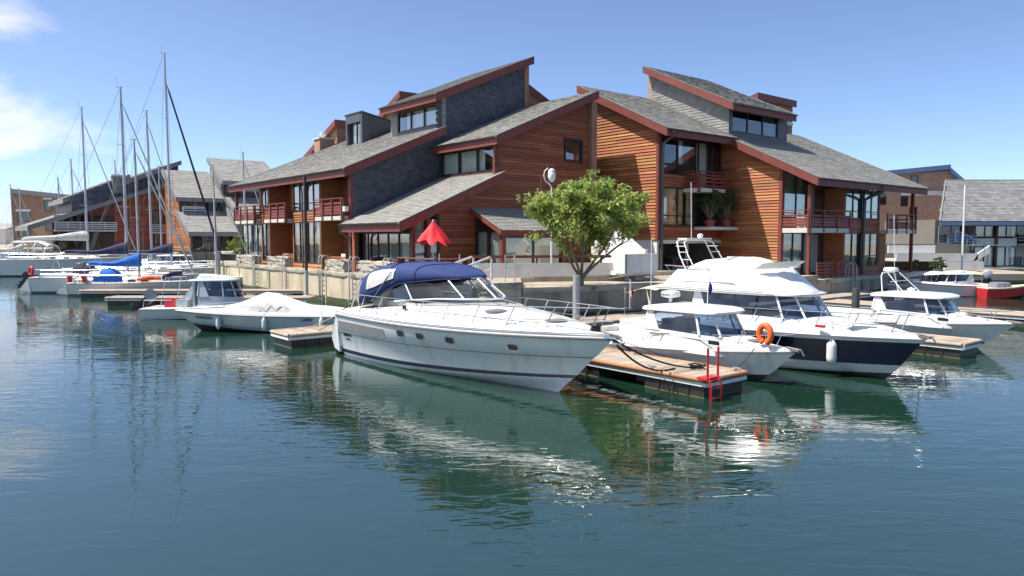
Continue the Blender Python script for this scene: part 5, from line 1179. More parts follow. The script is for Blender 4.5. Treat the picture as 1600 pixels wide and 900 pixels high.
# gangway from the quay corner down to the walkway pontoon
gw = thing('gangway', 'white metal gangway with tube handrails from the pale quay to the pontoon', 'gangway', W(20.6, 27.6, QL), 0)
A_, B_ = W(20.9, 27.7, QL+.06) - gw.location, W(15.2, 26.3, .62) - gw.location
dv = (B_-A_).normalized(); sd_ = Vector((dv.y, -dv.x, 0)).normalized()
MB().hexa([A_+sd_*.5, A_-sd_*.5, B_-sd_*.5, B_+sd_*.5], [p_ + Vector((0, 0, .06)) for p_ in (A_+sd_*.5, A_-sd_*.5, B_-sd_*.5, B_+sd_*.5)]).build('deck', 'galv', gw)
for s in (-1, 1):
    U_ = Vector((0, 0, 1.15)); a, b = A_ + sd_*.55*s, B_ + sd_*.55*s
    hr = MB().tube([a + Vector((0, 0, .05)), a + U_*.9, a + U_ + dv*.15, a + (b-a)*.5 + U_, b + U_ - dv*.15, b + U_*.9, b], .05, 8).build('handrail', 'white_metal', gw, smooth=60)
    for k in range(1, 6): MB().tube([a + (b-a)*k/6, a + (b-a)*k/6 + U_], .032, 6).build('baluster', 'white_metal', hr)
    MB().tube([a + U_*.5, b + U_*.5], .03, 6).build('mid_rail', 'white_metal', hr)
    MB().tube([a + Vector((0, 0, .1)), a + (b-a)/6 + U_], .03, 6).tube([a + (b-a)/6 + U_, a + (b-a)/3 + Vector((0, 0, .1))], .03, 6).build('brace', 'white_metal', hr)
# railing on the quay corner
gr = thing('railing', 'thin grey metal railing posts on the quay corner beside the gangway', 'railing', W(21, 27, QL), 0)
pts = [W(20.4, 30.6, QL), W(20.5, 29.0, QL), W(21.4, 26.6, QL), W(22.3, 27.0, QL), W(23.1, 28.0, QL)]
for q in pts: MB().tube([q - gr.location, q - gr.location + Vector((0, 0, 1.3))], .03, 6).build('post', 'galv', gr)
for z in (.65, 1.25): MB().tube([pts[2] - gr.location + Vector((0, 0, z)), pts[3] - gr.location + Vector((0, 0, z)), pts[4] - gr.location + Vector((0, 0, z))], .016, 6).build('wire', 'galv', gr)

# ------------------------------------------------------------------ quay furniture
def quay_ladder(label, u, v, along, zq, z_low=-.3):
    """steel ladder with hooped handles; along = 'v' (left quay, facing -u) or 'u' (right quay, facing -v)"""
    t = thing('quay_ladder', label, 'ladder', W(u, v, zq), TH if along == 'u' else TH - math.pi/2, 'steel ladders down the quay walls')
    for s in (-.22, .22):
        MB().tube([(s, -.12, z_low-zq), (s, -.12, .75), (s, -.04, .92), (s, .12, 1.0), (s, .3, .92), (s, .38, .7), (s, .38, 0)], .028, 7).build('stile', 'galv', t, smooth=60)
    z = z_low - zq + .15
    while z < .1: MB().tube([(-.22, -.12, z), (.22, -.12, z)], .016, 6).build('rung', 'galv', t); z += .3
for v, w_ in ((54.6, 'at the far end of the pale quay wall'), (48.9, 'second from the far end of the pale quay wall'), (43.1, 'third from the far end of the pale quay wall'), (39.0, 'on the pale quay wall just left of the big blue canopy'), (35.0, 'on the pale quay wall behind the big blue canopy')):
    quay_ladder('hooped steel ladder ' + w_, 19.93, v, 'v', QL)
quay_ladder('steel ladder with hooped handles on the dark quay wall under the right house', 47.4, 22.83, 'u', QR)
def rock(label, u0, u1, v0, v1, z0, z1, seed):
    rr = random.Random(seed); t = bmesh.new(); bmesh.ops.create_cube(t, size=1); bmesh.ops.subdivide_edges(t, edges=t.edges[:], cuts=5, use_grid_fill=True)
    for v in t.verts:
        c = v.co; n_ = Vector((c.x, c.y, c.z))
        v.co = Vector((c.x*(u1-u0), c.y*(v1-v0), (c.z+.5)*(z1-z0))) + Vector((rr.uniform(-.06, .06), rr.uniform(-.08, .08), rr.uniform(-.06, .06)*(c.z > -.4)))
    me = bpy.data.meshes.new('stone_block'); t.to_mesh(me); t.free(); me.materials.append(MT['stone'])
    o = bpy.data.objects.new('stone_block', me); C.objects.link(o); o.location = W((u0+u1)/2, (v0+v1)/2, z0); o.rotation_euler = (0, 0, TH); tag(o, label, 'stone block', 'rough stone blocks on the quay edge'); return o
for i, (a, b, l_) in enumerate(((55.5, 59.2, 'farthest rough stone block on the pale quay, beside the bush'), (49.5, 52.6, 'rough stone block on the quay below the middle balcony'), (40.5, 43.0, 'rough stone block on the quay with a brown bench behind it'), (35.3, 38.7, 'rough stone block on the quay below the low slate roof'))):
    rock(l_, 20.12, 20.8, a, b, QL-.02, QL+.72, i)
def bench(label, u, v, L, rot):
    t = thing('bench', label, 'bench', W(u, v, QL), rot)
    for k in range(3): MB().box(0, L, .05+k*.13, .15+k*.13, .42, .45).build('seat_slat', 'cedar_gold', t)
    for k in range(3): MB().box(0, L, .45, .48, .52+k*.15, .62+k*.15).build('back_slat', 'cedar_gold', t)
    for x in (.1, L-.1): MB().box(x-.04, x+.04, .04, .1, 0, .42).box(x-.04, x+.04, .4, .46, 0, 1.0).build('leg', 'cedar_gold', t)
bench('brown slatted bench under the nearest balcony of the left house', 21.0, 41.0, 2.6, UP_V); bench('dark brown slatted bench in the middle recess of the left house', 21.6, 49.8, 2.2, UP_V)
tw = MB().loft([[(0, k*.14, 0), (0, k*.14, .55)] for k in range(5)]).build('towel', 'flag_white'); tw.location = W(20.55, 41.1, QL+.55); tw.rotation_euler = (0, 0, TH); tag(tw, 'white towel hung over the bench on the quay', 'towel')
# mooring piles
def pile(label, x, y, r, z1, mats, zsplit=None, cap=None):
    t = thing('mooring_pile', label, 'pile', (x, y, 0), 0, 'mooring piles')
    zs = zsplit or z1
    MB().lathe([(r, -1.5), (r, zs)], n=14).build('shaft', mats[0], t, smooth=40)
    if zsplit: MB().lathe([(r*.92, zs), (r*.92, z1-.1), (r*.7, z1), (0.01, z1)], n=14).build('upper_shaft', mats[1], t, smooth=40)
    MB().torus((0, 0, .35), r+.12, .03, (1, 0, 0), (0, 1, 0)).build('guide_ring', 'galv', t)
    return t
pq = W(19.3, 44.0); pile('tall dark brown pile with a grey foot, standing before the left house balconies', pq.x, pq.y, .105, 7.85, ['galv', 'pile_brown'], 1.95)
pile('grey square-cut pile in front of the tree', 2.72, 31.0, .15, 2.4, ['galv'])
pile('slim white pile before the blue house', 33.9, 55.3, .07, 7.9, ['white_metal'])
pile('grey pile behind the furled dark jib at the quay end', -24.2, 60.5, .16, 2.9, ['galv'])
pile('dark grey pile against the quay left of the radar mast boat', 15.6, 33.2, .17, 1.7, ['zinc'])
# globe lamp by the tree
lp = thing('street_lamp', 'white globe street lamp rising behind the tree', 'street lamp', W(26.4, 28.9, QM), 0)
MB().tube([(0, 0, 0), (0, 0, 5.0)], [.06, .045], 8).build('lamp_post', 'white_metal', lp, smooth=60)
MB().tube([(0, 0, 4.95), (-.12, 0, 5.15), (-.32, 0, 5.3), (-.42, 0, 5.6), (-.36, 0, 5.85), (-.2, 0, 6.0)], .03, 8).build('lamp_arm', 'white_metal', lp, smooth=60)
MB().lathe([(.03, -.36), (.12, -.31), (.19, -.16), (.205, 0), (.18, .16), (.15, .2)], (0, 0, 5.62), 18).build('globe', 'globe', lp, smooth=60)
MB().lathe([(.18, .16), (.19, .22), (.13, .31), (.03, .35)], (0, 0, 5.62), 18).build('lamp_cap', 'white_metal', lp, smooth=60); MB().lathe([(.165, .17), (.165, .25)], (0, 0, 5.62), 18).build('lamp_collar', 'black', lp)
# red parasol on the terrace
um = thing('parasol', 'half closed red parasol on the terrace of the left house', 'parasol', W(21.35, 32.6, QL), 0)
MB().tube([(0, 0, 0), (0, 0, 2.95)], .025, 8).build('pole', 'white_metal', um)
N = 72; rows = []
for zf in (0, .08, .2, .35, .5, .65, .8, .9, 1.0):
    ring_ = []
    for k in range(N):
        a = 2*math.pi*k/N; fold = .5 + .5*math.cos(a*8); rr = (.02 + 1.0*zf**.95)*(1 - .22*zf*(1-fold)) * (1 + .06*math.sin(a*3+zf*4))
        ring_.append((rr*math.cos(a), rr*math.sin(a), 2.95 - 1.22*zf**1.02 + .2*zf**3*(1-fold) + .09*math.sin(a*2.0)*zf + .05*math.sin(a*5+1)*zf**2))
    rows.append(ring_)
cn_o = MB().loft(rows, True).build('canopy', 'canvas_red', um, smooth=60); MB().lathe([(.03, 2.93), (.04, 3.0), (0, 3.04)], n=8).build('finial', 'white_metal', um)
for k in range(8):
    a = 2*math.pi*k/8; MB().tube([(0, 0, 2.9), (.5*math.cos(a), .5*math.sin(a), 2.25), (.8*math.cos(a), .8*math.sin(a), 1.78)], .008, 4).build('rib', 'steel', um)
# terrace table and chairs
tt = thing('terrace_table', 'table under a pale cloth on the terrace below the low slate roof', 'table', W(21.0, 36.6, QL), TH)
MB().lathe([(.75, .70), (.78, .74), (.70, .76), (.0, .78)], n=24).build('table_top', 'canvas_cream', tt, smooth=40); MB().lathe([(.3, 0), (.05, .05), (.05, .7)], n=12).build('leg', 'black', tt)
for i, (du, dv_, l_) in enumerate(((-.2, 1.15, 'brown terrace chair left of the cloth-covered table'), (.1, -1.2, 'brown terrace chair right of the cloth-covered table'))):
    c_ = thing('terrace_chair', l_, 'chair', W(21.0+du, 36.6+dv_, QL), TH + (0 if dv_ > 0 else math.pi), 'terrace chairs')
    MB().box(-.24, .24, -.24, .24, .42, .46).build('seat', 'rail_red', c_); MB().box(-.24, .24, .2, .24, .5, .95).build('backrest', 'rail_red', c_)
    for x in (-.21, .21):
        for y in (-.21, .21): MB().box(x-.02, x+.02, y-.02, y+.02, 0, .42).build('leg', 'rail_red', c_)
# terrace wall with brown rail in front of the bay
tw_ = thing('terrace_wall', 'low pale concrete wall with brown top rail in front of the blinds', 'wall', W(23.2, 30.6, QM), 0)
a, b = W(22.6, 31.0, QM), W(30.4, 26.75, QM); L_ = (b-a).length; dd = (b-a).normalized(); nn = Vector((dd.y, -dd.x, 0)); o_ = tw_.location
def run(nm, m, s0, s1, y0, y1, z0, z1, par=None):
    q = [a + dd*s0 + nn*y0, a + dd*s1 + nn*y0, a + dd*s1 + nn*y1, a + dd*s0 + nn*y1]
    return MB().hexa([p_ + Vector((0, 0, z0)) - o_ for p_ in q], [p_ + Vector((0, 0, z1)) - o_ for p_ in q]).build(nm, m, par or tw_)
run('wall_panel', 'white_wall', 0, L_, -.12, .12, .25, .98); run('wall_foot', 'concrete_dark', -.1, L_+.1, -.2, .2, -.1, .25)
run('top_rail', 'rail_red', 0, L_, -.06, .04, 1.25, 1.40)
for k in range(6): run('rail_post', 'rail_red', L_*k/5-.05, L_*k/5+.05, -.05, .03, .98, 1.25)
ft = thing('terrace_fence', 'brown timber fence along the terrace below the red parasol', 'fence', W(20.5, 34, QL), 0)
for (u0, v0, u1, v1) in ((20.35, 34.6, 20.5, 31.2), (20.5, 31.2, 22.5, 31.0)):
    p0, p1 = W(u0, v0, QL) - ft.location, W(u1, v1, QL) - ft.location
    for z in (.35, .65, 1.0): MB().tube([p0 + Vector((0, 0, z)), p1 + Vector((0, 0, z))], .04, 4).build('fence_rail', 'rail_red', ft)
    for k in range(4): q = p0 + (p1-p0)*k/3; MB().tube([q, q + Vector((0, 0, 1.02))], .05, 4).build('fence_post', 'rail_red', ft)
# white concrete stair with solid parapets
sr = thing('stair', 'white concrete stair with solid parapets and projecting landing behind the tree', 'stair', W(30, 28, QM), TH)
so = Vector((30, 28, QM))
def sput(mb, nm, m='white_wall'): return mb.build(nm, m, sr, off=so)
fl_poly = [(29.5, 1.6), (29.5, 2.3), (28.15, 3.10), (28.5, 3.5), (27.9, 3.9), (26.7, 3.1), (26.4, 3.1), (26.6, 2.1), (27.9, 2.05), (28.8, 1.6)]
sput(MB().prism([(29.6, v, z) for v, z in fl_poly], (.22, 0, 0)), 'parapet'); sput(MB().prism([(31.3, v+.2, z+.25) for v, z in fl_poly], (.22, 0, 0)), 'parapet')
for k in range(9): sput(MB().box(29.83, 31.29, 26.7+k*.29, 27.0+k*.29, 1.6, 2.15+k*.17), 'step', 'slab')
sput(MB().box(29.0, 31.6, 26.0, 26.18, 2.1, 3.12), 'landing_parapet'); sput(MB().prism([(28.95, 26.0, 3.12), (28.95, 27.0, 3.12), (28.95, 26.7, 2.1), (28.95, 26.0, 2.1)], (.2, 0, 0)), 'landing_parapet'); sput(MB().box(29.0, 31.6, 26.19, 28.2, 2.0, 2.2), 'landing')
sput(MB().prism([(29.1, 26.3, 2.0), (31.6, 26.3, 2.0), (31.6, 28.5, 1.6), (29.1, 28.5, 1.6)], (0, 0, -.06)), 'landing_soffit', 'slab'); sput(MB().box(31.4, 31.6, 26.2, 26.4, 1.5, 2.0), 'support')
sput(MB().box(30.9, 33, 29.9, 30.1, 1.6, 4.6), 'back_wall'); sput(MB().prism([(32.2, 30.9, 1.6), (32.2, 30.9, 5.0), (32.2, 27.6, 3.3), (32.2, 27.6, 1.6)], (.2, 0, 0)), 'side_wall')
# car in the car port
car = thing('parked_car', 'dark car parked in the open car port under the right house', 'car', W(39.2, 32.4, QR), TH - math.pi/2)
def csec(x, w, z0, z1, zt, wt): return [(x, -w, z0), (x, -w, z1), (x, -wt, zt), (x, wt, zt), (x, w, z1), (x, w, z0)]
MB().loft([csec(-2.0, .78, .3, .8, 1.0, .6), csec(-1.9, .84, .25, .85, 1.05, .7), csec(-.9, .86, .22, .88, 1.42, .6), csec(.6, .86, .22, .88, 1.46, .6), csec(1.6, .85, .22, .9, 1.3, .62), csec(1.95, .8, .25, .85, 1.0, .68), csec(2.05, .74, .35, .75, .8, .6)], True, True).build('body', 'car_paint', car, smooth=35)
MB().prism([(1.66, -.56, 1.28), (1.66, .56, 1.28), (1.98, .64, .98), (1.98, -.64, .98)], (.03, 0, .02)).build('rear_window', 'glass_dark', car)
for s in (-1, 1):
    MB().box(1.98, 2.06, s*.62-.1, s*.62+.1, .72, .9).build('tail_lamp', 'lens_red', car)
    for x in (-1.25, 1.25): wh = MB().lathe([(.2, -.1), (.31, -.1), (.31, .1), (.2, .1)], (x, s*.78, .31), 18, 'y').build('wheel', 'tyre', car); MB().lathe([(0, -.08), (.2, -.08), (.2, .08), (0, .08)], (x, s*.80, .31), 14, 'y').build('rim', 'alu', wh)
MB().box(2.06, 2.075, -.26, .26, .52, .63).build('number_plate', 'plate', car)

# ------------------------------------------------------------------ plants
def leaves(name, m, parent, centres, n, size, seed, flat=.75, off=(0, 0, 0)):
    rr = random.Random(seed); mb = MB()
    for (c, rad_) in centres:
        c = Vector(c)
        for _ in range(n):
            d = Vector((rr.gauss(0, 1), rr.gauss(0, 1), rr.gauss(0, .8))).normalized()*rad_*rr.uniform(.15, 1.0)**.55; d.z *= flat
            p_ = c + d; s = size*rr.uniform(.6, 1.35)
            ax = Vector((rr.uniform(-1, 1), rr.uniform(-1, 1), rr.uniform(-1.1, .1))).normalized(); bx_ = ax.cross(Vector((rr.uniform(-1, 1), rr.uniform(-1, 1), rr.uniform(-.4, 1)))).normalized()*s*.24
            up = ax.cross(bx_).normalized()*s*.07
            mb.add([p_, p_ + ax*s*.5 + bx_ + up, p_ + ax*s, p_ + ax*s*.5 - bx_ + up], [(0, 1, 2), (0, 2, 3)])
    return mb.build(name, m, parent)
tr = thing('tree', 'small leafy yellow-green tree on the quay in front of the cedar houses', 'tree', W(24.9, 25.15, QM), 0)
rr = random.Random(5); tips = []; tmb = MB()
def limb(p, d, L, r, depth):
    if p.z > 4.4 or abs(p.x) > 2.3: L *= .35
    pts = [p]; rs = [r]; q = p
    for k in range(5):
        d = (d + Vector((rr.uniform(-.16, .16), rr.uniform(-.16, .16), rr.uniform(-.05, .12)))).normalized(); q = q + d*L/5; pts.append(q); rs.append(r*(1 - .09*(k+1)))
        if depth < 3 and k >= 2:
            for _ in range(1 if depth else 1):
                sd2 = Vector((rr.uniform(-1, 1), rr.uniform(-1, 1), rr.uniform(-.1, .6))).normalized(); limb(q, (d*.55 + sd2*.75).normalized(), L*rr.uniform(.5, .72), rs[-1]*.58, depth+1)
        if depth >= 1 and abs(q.x-.2) < 2.7 and abs(q.y) < 2.4 and q.z < 5.1 - .35*abs(q.x-.2): tips.append((q, depth))
    tmb.tube(pts, rs, 7)
limb(Vector((0, 0, -.05)), Vector((0, 0, 1)), .55, .17, 3)
for dx_, dz_, L_ in ((-.55, 1.2, 2.8), (-.25, 1.5, 2.9), (.2, 1.6, 2.8), (.62, 1.15, 3.0), (.9, 1.0, 2.6), (.02, 1.4, 2.5)):
    limb(Vector((dx_*.1, 0, .42)), Vector((dx_, rr.uniform(-.45, .45), dz_)).normalized(), L_, .07, 0)
tmb.build('trunk', 'bark', tr, smooth=60)
okc = lambda c: c.z > .95 + .72*abs(c.x) and c.z < 5.35 - .12*c.x*c.x
cs_ = []
for p_, d_ in tips:
    if okc(p_): cs_.append((p_, rr.uniform(.22, .42)))
# outer clumps so that the crown is broad and uneven
for _ in range(80):
    a = rr.uniform(0, 2*math.pi); e = rr.uniform(-.75, 1); k = rr.uniform(.75, 1.04)
    w_ = math.sqrt(max(0, 1 - abs(e)**2.2)); c = Vector((math.cos(a)*w_*2.6*k + .2, math.sin(a)*w_*2.2*k, 3.35 + e*1.55*k + (.2 if math.cos(a) > 0 else 0)))
    if okc(c): cs_.append((c, rr.uniform(.25, .5)))
for q in ((-2.4, .2, 2.35), (-2.1, .1, 2.5), (-2.2, .1, 3.9), (2.0, 0, 4.75), (1.3, .2, 5.1), (.5, 0, 5.45), (.35, .1, 5.1), (-.6, 0, 4.9), (-2.75, 0, 4.3), (-1.9, 0, 4.5), (2.9, -.1, 3.4), (2.6, 0, 3.0), (.6, -.2, 1.5), (-.6, .1, 1.6), (-.9, 0, 1.9), (.9, .2, 1.9), (0, -.2, 1.9), (1.3, 0, 2.2), (-1.2, .1, 2.3)): cs_.append((Vector(q), .33))
leaves('crown', 'leaf', tr, cs_, 33, .19, 3)
def bush(label, loc, w, h, m, seed, n=26, per=70, size=.13, pot=None):
    t = thing('bush', label, 'plant', loc, 0); r2 = random.Random(seed)
    z0 = 0
    if pot: MB().lathe([(.28, 0), (.36, .4), (.38, .45), (.3, .45), (.28, .3)], n=14).build('pot', pot, t, smooth=40); z0 = .4
    st_m = MB()
    cs = []
    for _ in range(n):
        a = r2.uniform(0, 6.28); k = r2.uniform(.1, 1)**.6; z = r2.uniform(.25, 1); c = Vector((math.cos(a)*w*k*math.sqrt(max(.1, 1-(z-.45)**2*1.6)), math.sin(a)*w*k, z0 + z*h)); cs.append((c, r2.uniform(.18, .34)*w)); st_m.tube([(0, 0, z0), c*.6 + Vector((0, 0, z0*.3)), c], [.03, .018, .006], 5)
    st_m.build('stems', 'bark', t); leaves('foliage', m, t, cs, per, size, seed+1); return t
bush('yellow-green bush at the far end of the left house', W(20.9, 60.6, QL), .95, 2.3, 'leaf_bush', 2)
bush('left dark green potted shrub on the recessed balcony of the right house', W(40.9, 29.3, 4.7), .75, 2.0, 'leaf_dark', 4, pot='rail_red')
bush('right dark green potted shrub on the recessed balcony of the right house', W(42.5, 29.2, 4.7), .85, 1.9, 'leaf_dark', 6, pot='rail_red')
bush('low green shrub in a pot behind the right house corner', (34.0, 58.5, 1.0), .6, 1.0, 'leaf_dark', 8, n=14, pot='slab'); 
bush('flowering low plants at the foot of the right house corner', W(59.6, 24.2, QR), .7, .9, 'leaf_bush', 9, n=14)
bush('small pale plant on the terrace wall beside the gangway', W(24.0, 31.6, QM+.9), .3, .55, 'leaf_bush', 12, n=8, per=40, size=.1)

# ------------------------------------------------------------------ far houses
def house_w(name, label, cat, o, swap=True, group=None):
    r = thing(name, label, cat, o, 0, group); return House(r, o, swap)
# across the water on the left
F1 = house('far_timber_house', 'far orange cedar house with two pale slate roofs, left of the main house', 'house', (24.5, 90, 2.4), True)
roof(F1, 90.7, 96.6, 24.1, 29.4, 8.67, .6, trim='grey_trim', w=.6, e=.42, gut=False); roof(F1, 86.1, 91.4, 24.1, 29.6, 4.64, .48, trim='grey_trim', w=.6, e=.42, gut=False)
roof(F1, 90.2, 96, 29.3, 36.5, 10.8, .54, trim='grey_trim', w=.6, e=.42, gut=False); roof(F1, 86.3, 91, 29.8, 36.5, 6.6, .48, trim='grey_trim', w=.6, e=.42, gut=False)
f1t = lambda p: (4.64 + .48*(p-86.1) if p < 91 else 8.67 + .6*(p-90.7)) - .2
wl_ = wallpart(F1, [(86.8, 2.4), (97, 2.4), (97, f1t(97)-.6), (91.1, f1t(91.1)), (90.9, f1t(90.9)), (86.8, f1t(86.8))], 'q', 24.5, .2, 'soffit')
planks(F1, wl_, 'q', 24.5, 86.9, 96.6, 2.45, f1t, .3, 'cedar_gold', holes=[(92.2, 92.8, 5.2, 7)], lens=(6, 11))
core(F1, [(88.2, 2.4), (97, 2.4), (97, 11.6), (92.2, 9.0), (92.2, 6.4), (88.2, 4.9)], 24.8, 29.2); core(F1, [(87.5, 2.4), (96, 2.4), (96, 13), (92, 11), (92, 8.4), (87.5, 6.2)], 29.6, 36, 'slate_pale')
window(F1, 'p', 91.9, 24.9, 29.2, 6.9, 8.5, 4, 'curtain', 'glass_dark', gaps=[0, 1, 0, .5], fm='grey_trim'); window(F1, 'p', 88, 24.9, 29.2, 2.5, 4.3, 4, None, 'glass_dark')
window(F1, 'p', 91.9, 30, 35.5, 8.9, 10.4, 3, None, 'glass_dark')
balcony(F1, 91.0, 91.9, 24.9, 27.4, 6.75, .8, rm='white_metal', solid=2, slabh=.1)
F2 = house('far_slate_house', 'far dark slate house with long stepped roofs behind the yacht masts', 'house', (20, 100, 2.4), False)
roof(F2, 10.5, 26.3, 99.4, 112, 5.3, .375, trim='grey_trim', w=.7, e=.5, gut=False, far=False); roof(F2, 14.2, 21.4, 100.4, 112, 8.5, .45, trim='grey_trim', w=.7, e=.5, gut=False, far=False); roof(F2, 19.6, 27.2, 99.6, 112, 10.45, .43, trim='grey_trim', w=.7, e=.5, gut=False, far=False)
w1 = core(F2, [(15, 6.8), (27, 11.2), (27, 13.3), (20.5, 10.7), (20.5, 11.0), (15, 8.7)], 100.2, 112, 'slate_wall')
F2.put(tiles(MB(), lambda s, t, d: (s, 100.19-d, t), 15, 27, 6.8, 13.4, .7, .4, lambda p, z: 5.3+.375*(p-10.5) < z < ((10.45+.43*(p-19.6)) if p > 20.5 else (8.5+.45*(p-14.2)))-.2), 'slates', 'slate_wall', w1, kind='stuff')
f2t = lambda p: 5.3 + .375*(p-10.5) - .3
wl_ = wallpart(F2, [(13, 2.4), (27, 2.4), (27, f2t(27)), (13, f2t(13))], 'q', 100.3, .3, 'soffit')
planks(F2, wl_, 'q', 100.3, 19.5, 26.8, 2.45, f2t, .3, 'cedar_red', holes=[(23.6, 25, 3, 7.4)], lens=(5, 9))
window(F2, 'q', 100.2, 13.2, 19.3, 5.3, 6.6, 5, 'curtain', 'glass_dark', gaps=[0, .6, 1]); window(F2, 'q', 100.2, 13.2, 19.3, 2.6, 4.6, 5, 'curtain_tan', 'glass_dark', gaps=[1, .6, 1]); window(F2, 'q', 100.25, 23.6, 25, 3, 7.4, 1, 'curtain_green')
bb = box(F2, 'balcony', 'slab', 13, 19.4, 98.6, 100.2, 4.7, 4.9)
for k in range(4): box(F2, 'rail_board', 'white_metal', 13, 19.4, 98.6, 98.65, 5.05+k*.22, 5.15+k*.22, bb)
for k in range(6): box(F2, 'post', 'white_metal', 13+k*1.27, 13.06+k*1.27, 98.55, 98.6, 4.9, 5.85, bb)
b2_ = box(F2, 'balcony', 'slab', 23.3, 25.3, 99.2, 100.2, 4.5, 4.7)
for k in range(4): box(F2, 'rail_board', 'white_metal', 23.3, 25.3, 99.2, 99.25, 4.85+k*.22, 4.95+k*.22, b2_)
tw2 = box(F2, 'stair_tower', 'slate_pale', 19.4, 20.4, 99.9, 101, 9.4, 11.4); box(F2, 'cornice', 'white_wall', 19.2, 20.6, 99.7, 101, 11.4, 11.6)
F3 = house_w('far_brick_building', 'far brown brick block with white lintels at the left end of the waterfront', 'building', (-76, 120, 2.4))
F3.put(MB().prism([(120, -81.2, 2.4), (120, -69, 2.4), (120, -69, 10.2), (120, -81.2, 11.6)], (14, 0, 0)), 'wall', 'brick')
F3.put(MB().prism([(119.7, -81.3, 11.2), (119.7, -68.5, 9.8), (119.7, -68.5, 10.5), (119.7, -81.3, 11.9)], (14.4, 0, 0)), 'parapet', 'grey_trim')
F3.put(MB().prism([(119.8, -81.21, 2.4), (119.8, -81.21, 12.0), (131, -84.5, 7.0), (131, -84.5, 2.4)], (.2, .02, 0)), 'wall', 'brick'); 
for q0, q1, z0, z1 in ((-80.5, -78.4, 6.6, 8.2), (-80.5, -78.4, 4, 5.4), (-76, -74.8, 8.3, 10.1), (-76, -74.6, 5, 6.6), (-71.4, -70.2, 8.6, 9.4), (-72.5, -70.6, 5.6, 6.6), (-74, -72.9, 5.4, 6.9)):
    w_ = window(F3, 'p', 119.98, q0, q1, z0, z1, 1, None, 'glass_dark', fm='frame_dark'); box(F3, 'lintel', 'white_wall', 119.85, 119.97, q0-.1, q1+.1, z1+.02, z1+.35)
# low far skyline on the left shore
for i, (x, w_, h_) in enumerate(((-135, 18, 5), (-112, 14, 4), (-98, 9, 5.5))):
    fs_ = house_w('far_shed', ['low far building on the horizon at the extreme left', 'second low far building on the horizon', 'third low far building next to the brick block'][i], 'building', (x, 170, 2.4))
    box(fs_, 'wall', 'white_wall', 170, 180, x, x+w_, 2.4, 2.4+h_*.7); fs_.put(MB().prism([(169.5, x-.5, 2.4+h_*.7), (175, x-.5, 2.4+h_), (180.5, x-.5, 2.4+h_*.7)], (0, w_+1, 0)), 'roof', 'slate_roof')
# right shore: blue-trimmed slate house, brick block, white terraces
BH = house_w('blue_trim_house', 'grey slate-roofed house with blue trim and balconies at the right edge', 'house', (50, 72, 1.06))
k_ = .55
def rp(s, t, d): c_ = 1/math.hypot(1, k_); return (70.6 + t*c_ - d*k_*c_, s, 5.55 + t*c_*k_ + d*c_)
rf = BH.put(MB().prism([(70.6, 41.0, 5.5), (70.6, 66, 5.5), (78.8, 66, 10.01), (78.8, 46.2, 10.01)], (0, 0, -.2)), 'roof', 'soffit')
BH.put(tiles(MB(), rp, 41, 66, 0, 9.4, .5, .34, lambda s, t: s > 41 + t*.56), 'slates', 'slate_mid', rf, kind='stuff')
BH.put(MB().prism([(70.6, 41.0, 5.5), (78.8, 46.2, 10.0), (86, 51.0, 5.5)], (0, -.01, -.1)), 'hip', 'slate_roof', rf); BH.put(MB().tube([(70.6, 41, 5.6), (78.8, 46.2, 10.08), (78.8, 66, 10.08)], .09, 6), 'ridge_tiles', 'slate_pale', rf)
box(BH, 'fascia', 'blue_trim', 70.5, 70.6, 41, 66, 5.15, 5.5, rf)
box(BH, 'wall', 'core', 74, 84, 42.5, 65, 1.06, 5.8)
for q0 in (42.2, 49.6, 57.0):
    for z0, dz in ((1.1, 2.05), (3.45, 1.75)):
        window(BH, 'p', 73.0, q0+.1, q0+2.6, z0, z0+dz, 2, None if z0 < 2 else None, 'glass_dark', fm='blue_trim')
        for a in (q0+3.0, q0+5.1): window(BH, 'p', 71.9, a, a+1.95, z0+.1+(.5 if z0 > 3 else 0), z0+dz-.05, 2, 'curtain', 'glass', fm='frame_dark', gaps=[1, .7])
    box(BH, 'wall', 'pale_panel', 71.85, 72.0, q0+2.9, q0+7.1, 3.15, 3.92); box(BH, 'wall', 'pale_panel', 71.85, 72.0, q0+2.9, q0+7.1, 1.06, 1.18); box(BH, 'wall', 'core', 72, 74, q0+2.8, q0+2.95, 1.06, 5.3); box(BH, 'post', 'pile_brown', 71.6, 71.8, q0+4.9, q0+5.1, 1.06, 5.4)
    bb = box(BH, 'balcony', 'slab', 71.2, 73, q0, q0+2.75, 3.2, 3.36)
    for k in range(3): box(BH, 'rail_board', 'blue_trim', 71.2, 71.25, q0, q0+2.75, 3.5+k*.28, 3.66+k*.28, bb)
    for k in range(4): box(BH, 'post', 'blue_trim', 71.14, 71.2, q0+k*.88, q0+k*.88+.08, 3.3, 4.4, bb)
    fb2 = box(BH, 'terrace_fence', 'blue_trim', 70.6, 70.65, q0, q0+2.7, 1.9, 2.0)
    for k in range(3): box(BH, 'fence_board', 'blue_trim', 70.6, 70.65, q0, q0+2.7, 1.2+k*.24, 1.33+k*.24, fb2)
    for q_ in (q0, q0+1.35, q0+2.65): box(BH, 'fence_post', 'blue_trim', 70.54, 70.6, q_, q_+.08, 1.06, 2.05, fb2)
BB = house_w('brick_apartment_block', 'tall pink brick block with blue-grey roof edge behind the right house', 'building', (52, 95, 1))
BB.put(MB().prism([(95, 44, 1), (95, 58, 1), (95, 58, 10.6), (95, 55.9, 12.6), (95, 44, 11.6)], (12, 0, 0)), 'wall', 'brick_pale')
